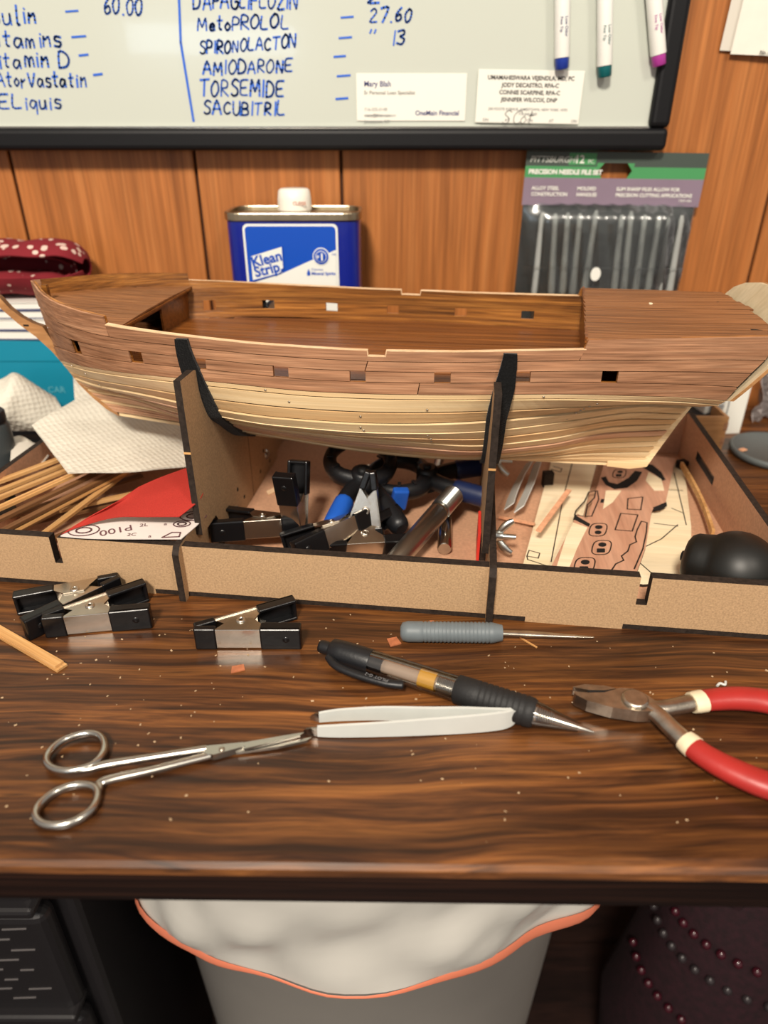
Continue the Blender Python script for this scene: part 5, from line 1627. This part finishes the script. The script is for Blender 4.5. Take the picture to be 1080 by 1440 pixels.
# label: a white-edged blue panel whose lower part is white
LU = 0.0115
lx0, lx1, lz1, lz0 = -0.0395, 0.0365, 0.167 + LU, 0.035
def rr4(x0, z0, x1, z1, r):
    return [(x + (x0 + x1) / 2, y + (z0 + z1) / 2) for x, y in rrect(x1 - x0, z1 - z0, r, 4)]
cpanel(rr4(lx0, lz0, lx1, lz1, 0.004), 'label_white', 'label_border', 0.0002)
cpanel(rr4(lx0 + 0.0018, lz0 + 0.0018, lx1 - 0.0018, lz1 - 0.0018, 0.003), 'label_blue', 'label_field', 0.0006)
cpanel([(lx0 + 0.0018, lz0 + 0.002), (lx1 - 0.0018, lz0 + 0.002), (lx1 - 0.0018, 0.1475 + LU), (0.012, 0.1385 + LU), (-0.0115, 0.1285 + LU), (lx0 + 0.0018, 0.1210 + LU)], 'label_white', 'label_lower_field', 0.0010)
lg = cpanel([(-0.0345, 0.1235 + LU), (-0.0105, 0.1295 + LU), (-0.0085, 0.1335 + LU), (-0.0085, 0.1500 + LU), (-0.0345, 0.1425 + LU)], 'label_white', 'logo_plate', 0.0014)
m = MB()
ribbon(m, [(-0.0345, 0.1235 + LU), (-0.0118, 0.1293 + LU), (-0.0085, 0.1335 + LU), (-0.0085, 0.1500 + LU)], 0.0009, -fy + 0.0016, -fy + 0.0020, AZ)
m.build('logo_outline', 'label_blue', lg)
RT = Matrix.Rotation(-math.radians(13), 4, 'Y')
text('Klean', 0.0112, lg, 'label_blue', Matrix.Translation((-0.0335, fy - 0.0021, 0.1342 + LU)) @ RT @ FACING, 'logo_lettering', 0.0003)
text('Strip.', 0.0112, lg, 'label_blue', Matrix.Translation((-0.0318, fy - 0.0021, 0.1265 + LU)) @ RT @ FACING, 'logo_lettering', 0.0003)
cx_, cz_ = 0.0225, 0.1425 + LU
for r_, mt, dd in ((0.0068, 'label_white', 0.0014), (0.0060, 'label_blue', 0.0018), (0.0045, 'label_white', 0.0022), (0.0040, 'label_blue', 0.0026)):
    cpanel([(cx_ + r_ * math.cos(q * PI / 14), cz_ + r_ * math.sin(q * PI / 14)) for q in range(28)], mt, 'number_badge', dd)
text('1', 0.0075, ca, 'label_white', Matrix.Translation((cx_ - 0.0012, fy - 0.0031, cz_ - 0.0027)) @ FACING, 'number', 0.0003)
text('#', 0.0030, ca, 'label_white', Matrix.Translation((cx_ - 0.0034, fy - 0.0031, cz_ - 0.0008)) @ FACING, 'number', 0.0001)
text('TM', 0.0026, ca, 'label_blue', Matrix.Translation((0.031, fy - 0.0015, 0.143 + LU)) @ FACING, 'printed_line')
text('Odorless', 0.0026, ca, 'label_blue', Matrix.Translation((0.014, fy - 0.0015, 0.1315 + LU)) @ FACING, 'printed_line')
text('Mineral Spirits', 0.0034, ca, 'label_blue', Matrix.Translation((0.014, fy - 0.0015, 0.1280 + LU)) @ FACING, 'printed_line', 0.0001)
cpanel([(0.0105, 0.1275 + LU), (0.0128, 0.1275 + LU), (0.0132, 0.1295 + LU), (0.0118, 0.1330 + LU), (0.0103, 0.1295 + LU)], 'label_blue', 'drop_mark', 0.0013)

# ---- teal box, books and bandana at the left
tb0 = PY(116, 478, 0.605)
tb = thing('teal_box', 'teal cardboard box under white booklets behind the bow', 'box', (tb0.x - 0.10, 0.6305, 0))
MB().box((-0.10, -0.0245, 0), (0.10, 0.0245, tb0.z - 0.012)).build('carton', 'teal_box', tb, bevel=0.0012)
MB().box((-0.1008, -0.0252, tb0.z - 0.020), (0.1008, 0.0250, tb0.z)).build('carton_lid', 'teal_box', tb, bevel=0.0012)
pt = PY(62, 552, 0.6055)
text('CAR', 0.0080, tb, 'teal_print', Matrix.Translation((pt.x - (tb0.x - 0.10) + 0.004, -0.0250, pt.z)) @ FACING, 'printed_line', 0.0001)
zb = tb0.z + 0.0002
for q, (t_, dx, lb) in enumerate(((0.0080, 0.0, 'white booklet lying lowest on the teal box'), (0.0095, -0.008, 'white booklet second from the bottom on the teal box'), (0.0070, -0.004, 'white booklet third from the bottom on the teal box'), (0.0065, -0.010, 'white booklet topmost under the red bandana'))):
    o = thing('booklet', lb, 'booklet', (tb0.x - 0.075 + dx, 0.6305, zb), (0, 0, 0.02 * (q - 1)), 'white booklets on the teal box')
    MB().box((-0.060, -0.025, 0.0008), (0.060, 0.023, t_ - 0.0008)).build('pages', 'book_white', o)
    MB().box((-0.0615, -0.0260, 0), (0.0615, 0.024, 0.0007)).build('cover', 'book_line', o)
    MB().box((-0.0615, -0.0260, t_ - 0.0007), (0.0615, 0.024, t_)).build('cover', 'book_white' if q % 2 else 'book_line', o)
    zb += t_ + 0.0002
# bandana: a folded roll of cloth with an open fold
bd = thing('bandana', 'folded dark red bandana with a white print on the booklets', 'bandana', (tb0.x - 0.055, 0.632, zb))
def fold(r0, r1, a0, a1, sx, zc, wob, th, seed, name, x0=-0.10, x1=0.060):
    rn = random.Random(seed); ph = [rn.uniform(0, 6) for _ in range(4)]
    rows = []
    for x in np.linspace(x0, x1, 34):
        row = []
        for q in range(28):
            a = a0 + (a1 - a0) * q / 27
            end = max(0.0, (x - (x1 - 0.018)) / 0.018)
            k_ = math.sqrt(max(0.05, 1 - end * end * 0.9))
            r_y = r0 * k_ * (1 + wob * math.sin(x * 120 + ph[0] + a * 2)); r_z = r1 * k_ * (1 + wob * math.sin(x * 160 + ph[1] + a * 3))
            row.append((x, r_y * math.cos(a), zc + r_z * math.sin(a)))
        rows.append(row)
    MB().sheet(rows, th).build(name, 'bandana', bd)
fold(0.030, 0.0215, -PI * 0.95, PI * 0.80, 0, 0.0240, 0.05, 0.0014, 1, 'outer_fold')
fold(0.025, 0.0165, -PI * 0.9, PI * 0.70, 0, 0.0215, 0.07, 0.0012, 2, 'inner_fold', -0.10, 0.048)
fold(0.017, 0.0085, -PI * 0.98, PI * 0.96, 0, 0.0120, 0.10, 0.0012, 3, 'inner_roll', -0.10, 0.040)

# ---- paper towels
def px_sheet(rows_px, nu, nv, amp, seed, straight=False):
    """grid of (x, y, depth) sight points -> smooth sheet"""
    rn = random.Random(seed)
    rows = [smooth_path([PY(x, y, Y) for x, y, Y in r], nu) for r in rows_px]
    cols = list(zip(*rows))
    if straight:
        cols = [[a.lerp(b, k / nv) for a, b in zip(c[:-1], c[1:]) for k in range(nv)] + [c[-1].copy()] for c in cols]
    else:
        cols = [smooth_path(list(c), nv) for c in cols]
    grid = [list(r) for r in zip(*cols)]
    ph = [rn.uniform(0, 6) for _ in range(6)]
    for i, r in enumerate(grid):
        for j, p in enumerate(r):
            p.z += amp * (math.sin(p.x * 90 + ph[0] + p.y * 60) + 0.6 * math.sin(p.x * 170 - p.y * 140 + ph[1]))
            p.y += amp * 0.8 * math.sin(p.x * 130 + p.z * 150 + ph[2])
    return grid
g = px_sheet([
    [(96, 666, .424), (150, 664, .432), (215, 660, .446), (300, 652, .470)],
    [(72, 634, .452), (138, 632, .464), (215, 630, .480), (300, 628, .500)],
    [(45, 600, .482), (102, 590, .502), (200, 594, .518), (300, 604, .536)],
    [(76, 580, .506), (118, 568, .522), (195, 566, .536), (300, 580, .552)],
    [(105, 562, .530), (132, 550, .546), (190, 545, .556), (300, 560, .572)],
    [(103, 527, .556), (125, 520, .566), (180, 520, .572), (300, 540, .585)]], 8, 6, 0.0005, 4, True)
single(MB().sheet(g, 0.0012), 'paper_towel', 'towel', 'white quilted paper towel draped over wood strips under the bow', 'paper towel')
g = px_sheet([
    [(-60, 606, .535), (0, 604, .538), (30, 610, .542), (78, 600, .552)],
    [(-60, 585, .540), (0, 590, .530), (34, 590, .538), (92, 590, .552)],
    [(-60, 560, .545), (0, 566, .532), (30, 560, .540), (86, 572, .556)],
    [(-60, 545, .560), (0, 541, .552), (26, 527, .556), (76, 558, .566)],
    [(-60, 548, .580), (0, 546, .578), (26, 536, .580), (80, 562, .585)]], 7, 6, 0.0022, 9)
single(MB().sheet(g, 0.0012), 'paper_towel', 'towel', 'crumpled white paper towel against the teal box', 'paper towel')
g = px_sheet([[(14, 660, .462), (48, 662, .462), (68, 640, .480)], [(16, 625, .49), (40, 622, .50), (66, 630, .505)]], 4, 4, 0.0, 2)
single(MB().sheet(g, 0.0010), 'paper_scrap', 'card_grey', 'grey paper scrap lying beside the dark jar', 'paper')
g = px_sheet([[(12, 634, .492), (30, 636, .492), (46, 630, .498)], [(14, 616, .50), (28, 613, .505), (44, 622, .508)]], 4, 4, 0.0006, 3)
single(MB().sheet(g, 0.0010), 'paper_scrap', 'towel', 'small crumple of tissue beside the dark jar', 'paper')
jp = TR(-0.196, 0.120, 0)
jr = thing('dark_jar', 'dark grey jar at the left edge behind the strips', 'jar', (jp.x, jp.y, 0))
MB().lathe([(0.0150, 0), (0.0160, 0.001), (0.0160, 0.052), (0.0140, 0.055)], 28).build('jar_body', 'jar_grey', jr)
MB().lathe([(0.0150, 0.0550), (0.0150, 0.062), (0.0140, 0.063)], 28).build('jar_lid', 'plastic_black', jr)

# ---- wood strips over the left bay
SG = 'planking strips in the left tray bay'
stp = [
 ((-30, 690), (130, 630), .0360, .0050, 'strip_wood', 'light strip, topmost and farthest of the bundle under the towel'),
 ((-30, 704), (140, 636), .0345, .0042, 'strip_wood', 'light strip, second of the bundle under the towel'),
 ((-30, 714), (150, 640), .0335, .0040, 'strip_wood', 'light strip, third of the bundle under the towel'),
 ((-30, 730), (165, 642), .0325, .0052, 'strip_wood', 'light strip, nearest of the bundle under the towel'),
 ((-20, 742), (180, 646), .0295, .0046, 'strip_walnut', 'brown strip just below the light bundle'),
 ((-10, 756), (195, 650), .0265, .0046, 'strip_walnut', 'brown strip slanting below the light bundle, middle one'),
 ((12, 752), (205, 650), .0235, .0040, 'strip_wood', 'pale strip slanting up from the tray front edge to the towel'),
 ((58, 756), (205, 645), .0205, .0044, 'strip_wood', 'pale strip crossing the heap, its lower end nearest the sandpaper'),
 ((-10, 765), (120, 700), .0150, .0050, 'strip_walnut', 'brown strip low in the left bay'),
 ((30, 732), (215, 690), .0150, .0042, 'strip_wood', 'long tan strip lying flatter, pointing at the sandpaper'),
 ((20, 742), (205, 700), .0100, .0050, 'strip_walnut', 'dark strip lying under the flatter tan strip'),
 ((-10, 735), (200, 670), .0080, .0060, 'strip_walnut', 'dark strip at the bottom of the heap'),
 ((40, 775), (185, 712), .0060, .0050, 'strip_walnut', 'brown strip on the tray floor by the front panel'),
]
for (a_, b_, z_, w_, mt, lb) in stp:
    strip('planking_strip', PZ(a_[0], a_[1], z_), PZ(b_[0], b_[1], z_ + 0.001), w_, 0.0020, mt, lb, 'wood strip', SG)
single(MB().box((-0.008, -0.004, 0), (0.008, 0.004, 0.002)), 'black_offcut', 'plastic_black', 'small black slab under the strips at the left edge', 'offcut', PZ(6, 722, 0.0275), (0, 0, 0.6), bevel=0.0005)

# ---- folded sandpaper on the tray's front edge
sd = thing('sandpaper', 'folded red sandpaper with printed white backing on the tray edge', 'sandpaper', (0, 0, 0))
def vz(rows_):
    return [smooth_path([PZ(x, y, z) for x, y, z in r], 5) for r in rows_]
def grid_of(rows_, nv=5):
    rows = vz(rows_)
    cols = [smooth_path(list(c), nv) for c in zip(*rows)]
    return [list(r) for r in zip(*cols)]
top = grid_of([
    [(85, 752, .0385), (115, 740, .0395), (160, 728, .0440), (205, 727, .0460), (252, 727, .0470)],
    [(120, 730, .0420), (152, 717, .0440), (190, 708, .0480), (225, 706, .0500), (283, 700, .0530)],
    [(160, 708, .0480), (185, 698, .0490), (210, 692, .0510), (245, 685, .0540), (286, 674, .0560)],
    [(195, 685, .0510), (215, 676, .0520), (235, 668, .0530), (258, 660, .0550), (288, 650, .0570)]])
MB().sheet(top, 0.0005, 0, 1).build('grit_leaf', ['sand_red', 'sand_back'], sd)
bot = grid_of([
    [(85, 754, .0378), (120, 757, .0378), (170, 758, .0378), (255, 758, .0378)],
    [(120, 732, .0380), (160, 735, .0380), (210, 735, .0380), (288, 727, .0380)],
    [(160, 710, .0385), (200, 706, .0385), (240, 704, .0385), (292, 700, .0385)],
    [(195, 687, .0480), (215, 680, .0470), (245, 676, .0460), (292, 672, .0450)]])
MB().sheet(bot, 0.0005).build('backing_leaf', 'sand_back', sd)
def sandprint(s, x, y, size, rz):
    p = PZ(x, y, .0378)
    text(s, size, sd, 'ink_maroon', Matrix.Translation((p.x, p.y, p.z + 0.0007)) @ Matrix.Rotation(rz, 4, 'Z'), 'backing_print')
sandprint('P100', 160, 756, 0.0085, PI + 0.05) if False else None
sandprint('P100', 186, 739, 0.0095, PI + 0.42)
sandprint('2L', 196, 742, 0.0050, 0.2); sandprint('a', 230, 740, 0.0050, 0.2); sandprint('2C', 178, 755, 0.0045, 0.1); sandprint('a', 208, 757, 0.0045, 0.1)
def ringprint(x, y, r):
    p = PZ(x, y, .0378); m = MB()
    ribbon(m, [(p.x + r * math.cos(a), p.y + r * 0.7 * math.sin(a)) for a in np.linspace(0, 2 * PI, 20)], 0.0007, p.z + 0.0006, p.z + 0.0008)
    ribbon(m, [(p.x + r * 0.5 * math.cos(a), p.y + r * 0.35 * math.sin(a)) for a in np.linspace(0, 2 * PI, 14)], 0.0009, p.z + 0.0006, p.z + 0.0008)
    m.build('backing_print', 'ink_maroon', sd)
ringprint(118, 747, 0.009); ringprint(272, 727, 0.008); ringprint(256, 738, 0.005)
p = [PZ(x, y, .0378) for x, y in ((228, 757), (242, 750), (254, 750), (252, 756))]
m = MB(); ribbon(m, [(q.x, q.y) for q in p] + [(p[0].x, p[0].y)], 0.0007, .0384, .0386); m.build('backing_print', 'ink_maroon', sd)

# ================================================================== RIGHT BACKGROUND
bx = thing('wooden_box', 'small pale wooden box with finger joints and black inside behind the stern', 'box', tuple(TR(0.3425, 0.262, 0)), (0, 0, TRAY_YAW + 0.10))
MB().box((-0.058, 0.000, 0), (0.038, 0.003, 0.030)).build('box_side', 'stem_ply', bx)
MB().box((0.0352, 0.003, 0), (0.038, 0.062, 0.030)).build('box_end', 'stem_ply', bx)
MB().box((-0.058, 0.062, 0), (0.038, 0.065, 0.030)).build('box_side', 'stem_ply', bx)
MB().box((-0.058, 0.003, 0), (-0.0552, 0.062, 0.030)).build('box_end', 'stem_ply', bx)
MB().box((-0.0552, 0.003, 0), (0.0352, 0.062, 0.003)).build('box_bottom', 'stem_ply', bx)
for q in range(2):
    MB().box((0.0352, -0.0003, 0.004 + q * 0.014), (0.0384, 0.0032, 0.011 + q * 0.014)).build('finger_joint', 'walnut', bx)
single(MB().box((-0.040, -0.022, 0), (0.040, 0.022, 0.018)), 'black_case', 'plastic_black', 'glossy black case lying inside the small wooden box', 'case', tuple(TR(0.335, 0.295, 0.0035)), (0, 0, TRAY_YAW + 0.10), bevel=0.003)

wbx = PY(1003, 606, 0.565)
wo = thing('white_carton', 'white product carton with a barcode standing right of the stern', 'carton', (wbx.x, 0.590, 0), (0, 0, 0.12))
MB().box((0, 0, 0), (0.040, 0.03, 0.088)).build('carton', 'card_white', wo, bevel=0.0008)
rb = random.Random(8); zq = 0.020
while zq < 0.047:
    t_ = rb.choice((0.0005, 0.0008, 0.0013))
    MB().box((0.004, -0.0004, zq), (0.018, -0.0001, zq + t_)).build('barcode_bar', 'ink_grey', wo)
    zq += t_ + rb.choice((0.0006, 0.0009, 0.0012))
MB().box((0.0215, -0.0005, 0.006), (0.0225, -0.0001, 0.060)).build('printed_rule', 'ink_grey', wo)
m = MB()
rows = []
for q in range(14):
    z = 0.001 + q * 0.0048
    rows.append([(0.030 * (j / 11) , 0.006 * math.sin(j * 1.3 + q * 0.9) + 0.010 * math.sin(PI * j / 11), z + 0.002 * math.sin(j * 1.9)) for j in range(12)])
o = single(m.sheet(rows, 0.0004, smooth=False), 'plastic_wrapper', 'plastic_grey', 'crumpled grey plastic wrapper at the right edge beside the carton', 'wrapper', (PY(1070, 600, 0.60).x, 0.615, 0.002), (0, 0, 0.1))
lc = PZ(1092, 634, 0.004)
ld = thing('round_lid', 'dark grey round lid lying on the desk behind the tray corner', 'lid', (lc.x, lc.y, 0))
MB().lathe([(0.030, 0.0), (0.0365, 0.001), (0.0375, 0.004), (0.0370, 0.0062), (0.0345, 0.0066), (0.0335, 0.0054), (0.0004, 0.0054)], 48).build('disc', 'lid_grey', ld)
o = chip(1044, 633, 0.0036, 0.0026, 0.6, 'orange_chip', 'orange wood chip lying on the round grey lid', 0.0066)

# ================================================================== UNDER THE DESK
# ---- waste bin
bnz = 0.605
bc_ = Vector((-0.012, 0.395, -TZ))
bn = thing('waste_bin', 'white plastic waste bin under the desk', 'bin', bc_)
def sup(hw, hd, z, n=72, e=2.2):
    out = []
    for q in range(n):
        a = 2 * PI * q / n; c, s = math.cos(a), math.sin(a)
        out.append((hw * math.copysign(abs(c) ** (2 / e), c), hd * math.copysign(abs(s) ** (2 / e), s), z))
    return out
def loft(rings, closed_bottom=True):
    n = len(rings[0]); vs_ = [p for r in rings for p in r]
    fs = [(i * n + j, i * n + (j + 1) % n, (i + 1) * n + (j + 1) % n, (i + 1) * n + j) for i in range(len(rings) - 1) for j in range(n)]
    m = MB().add(vs_, fs, 0, True)
    if closed_bottom:
        m.add(rings[0], [list(range(n))[::-1]], 0)
    return m
loft([sup(0.145, 0.098, 0.0), sup(0.150, 0.102, 0.01), sup(0.174, 0.127, bnz - 0.012), sup(0.180, 0.133, bnz - 0.010), sup(0.181, 0.134, bnz), sup(0.173, 0.126, bnz), sup(0.171, 0.124, bnz - 0.03), sup(0.146, 0.098, 0.014)]).build('bin_body', 'bin_white', bn)
# liner folded over the rim with wrinkles, orange drawstring at its hem
lr = random.Random(4)
def drape(a):
    """how far the liner hangs down outside the rim"""
    return 0.100 + 0.005 * math.sin(2 * a + 0.6) + 0.006 * math.sin(3 * a + 1.0) 
rings = []
NB = 120
for step, (off, dz) in enumerate(((-0.012, -0.10), (-0.010, -0.03), (-0.004, 0.002), (0.003, 0.0045), (0.0065, 0.0)) + tuple((0.0080 + 0.00035 * k, None) for k in range(12))):
    fr = max(0, step - 4) / 12
    ring = []
    for q in range(NB):
        a = 2 * PI * q / NB; c, s = math.cos(a), math.sin(a); e = 2.2
        z = bnz + dz if dz is not None else bnz - fr * drape(a)
        taper = 0 if z > bnz - 0.012 else (bnz - 0.012 - z) * 0.06
        hw, hd = 0.180 + off - taper * 0.4, 0.134 + off - taper * 0.3
        f2_ = fr * (1 - 0.4 * fr)
        wr_ = 0.0075 * math.sin(7 * a + 6 * fr) * f2_ + 0.0030 * math.sin(13 * a - 9 * fr) * f2_ + 0.0040 * abs(math.sin(5 * a + 7 * fr + 1)) * f2_ + 0.0022 * math.sin(29 * a + 12 * fr) * fr * (1 - fr) * 2
        ring.append(((hw + wr_) * math.copysign(abs(c) ** (2 / e), c), (hd + wr_) * math.copysign(abs(s) ** (2 / e), s), z + 0.0015 * math.sin(11 * a + 5 * fr) * fr))
    rings.append(ring)
liner = thing('bin_liner', 'white plastic bin liner with orange drawstring folded over the bin rim', 'bin liner', bc_)
loft(rings[::-1], False).build('bag', 'bag_white', liner)
last = rings[-1]
hem = []
for q, p in enumerate(last):
    a = 2 * PI * q / NB
    hem.append((p[0] * 1.004, p[1] * 1.004, p[2] - 0.002))
m = MB()
vs_ = []
for q, p in enumerate(hem):
    a = 2 * PI * q / NB
    w_ = 0.0008 + 0.0085 * max(0, abs(math.sin(2 * a + 0.25)) - 0.25)
    vs_ += [(p[0], p[1], p[2] + w_), (p[0] * 1.008, p[1] * 1.008, p[2]), (p[0] * 0.998, p[1] * 0.998, p[2] - w_)]
fs = []
for q in range(NB):
    q2 = (q + 1) % NB
    for j in range(2):
        fs.append((3 * q + j, 3 * q + j + 1, 3 * q2 + j + 1, 3 * q2 + j))
m.add(vs_, fs, 0, True)
m.build('drawstring', 'drawstring', liner)

# ---- black drawer tower, woven texture
dr = thing('drawer_tower', 'black plastic drawer tower with a woven texture under the desk', 'drawers', (-0.368, 0.285, -TZ), (0, 0, 0.0))
MB().box((-0.15, 0.012, 0), (0.15, 0.36, 0.69)).build('cabinet', 'drawer_black', dr, bevel=0.006)
zz = 0.665
for k_ in range(5):
    dh = 0.122
    d_ = MB().box((-0.138, -0.006, zz - dh), (0.138, 0.012, zz)).build('drawer', 'drawer_black', dr, bevel=0.008, seg=3)
    MB().box((-0.138, -0.014, zz - dh - 0.002), (0.138, 0.010, zz - dh + 0.007)).build('pull_lip', 'drawer_black', d_, bevel=0.003)
    if k_ < 3:
        for r_ in range(8):
            for c_ in range(9):
                x = -0.125 + c_ * 0.029 + (0.0145 if r_ % 2 else 0)
                if x + 0.017 > 0.132:
                    continue
                z = zz - 0.014 - r_ * 0.0125
                mq = MB().box((0, -0.0008, 0), (0.017 if (r_ + c_) % 3 else 0.010, 0.0, 0.0011), 0, Matrix.Translation((x, -0.0059, z)) @ Matrix.Rotation(-0.06, 4, 'Y'))
                mq.build('weave_ridge', 'drawer_mark', d_)
    zz -= dh + 0.012

# ---- dark red beaded bag and a cable on the right
bg_ = thing('beaded_bag', 'dark red cloth bag with bead trim in the shadow under the desk', 'bag', (0.365, 0.37, -TZ), (0, 0, -0.2))
rings = []
for z, w_, d_ in ((0.0, 0.10, 0.07), (0.04, 0.125, 0.085), (0.20, 0.135, 0.09), (0.34, 0.120, 0.075), (0.43, 0.105, 0.055), (0.45, 0.100, 0.050)):
    rings.append([(x * (1 + 0.03 * math.sin(q * 0.7 + z * 20)), y * (1 + 0.05 * math.sin(q * 0.9 + z * 31)), zz_) for q, (x, y, zz_) in enumerate(sup(w_, d_, z, 48, 2.4))])
loft(rings).build('bag_body', 'maroon_cloth', bg_)
hp = smooth_path([(-0.07, -0.04, 0.44), (-0.06, -0.045, 0.52), (0.0, -0.05, 0.56), (0.06, -0.045, 0.52), (0.07, -0.04, 0.44)], 8)
MB().tube(hp, 0.006, 10).build('strap', 'maroon_cloth', bg_)
bead = None
for row_, (z_, n_, mt) in enumerate(((0.40, 22, 'bead_red'), (0.37, 22, 'bead_grey'), (0.31, 24, 'bead_red'))):
    for q in range(n_):
        a = PI + PI * (q + 0.5) / n_
        w_ = float(np.interp(z_, (0.20, 0.34, 0.43), (0.135, 0.120, 0.105))) + 0.003; d_ = float(np.interp(z_, (0.20, 0.34, 0.43), (0.09, 0.075, 0.055))) + 0.004
        c, s = math.cos(a), math.sin(a); e = 2.4
        p = (w_ * math.copysign(abs(c) ** (2 / e), c), d_ * math.copysign(abs(s) ** (2 / e), s), z_ - 0.012 * math.sin(PI * q / n_))
        MB().lathe([(0.0004, -0.0042), (0.0030, -0.0030), (0.0042, 0.0), (0.0030, 0.0030), (0.0004, 0.0042)], 8, 0, Matrix.Translation(p)).build('bead', mt, bg_)
MB().box((-0.055, -0.098, 0.22), (-0.020, -0.092, 0.27)).build('pale_patch', 'bead_grey', bg_, bevel=0.002)
cb = smooth_path([(0.232, 0.60, -0.035), (0.236, 0.56, -0.16), (0.240, 0.50, -0.24), (0.232, 0.46, -0.275), (0.216, 0.47, -0.285), (0.205, 0.54, -0.27), (0.20, 0.62, -0.15), (0.20, 0.655, -0.04)], 8)
single(MB().tube(cb, 0.0035, 8), 'power_cable', 'cable_black', 'black cable looping down under the desk right of the bin', 'cable')
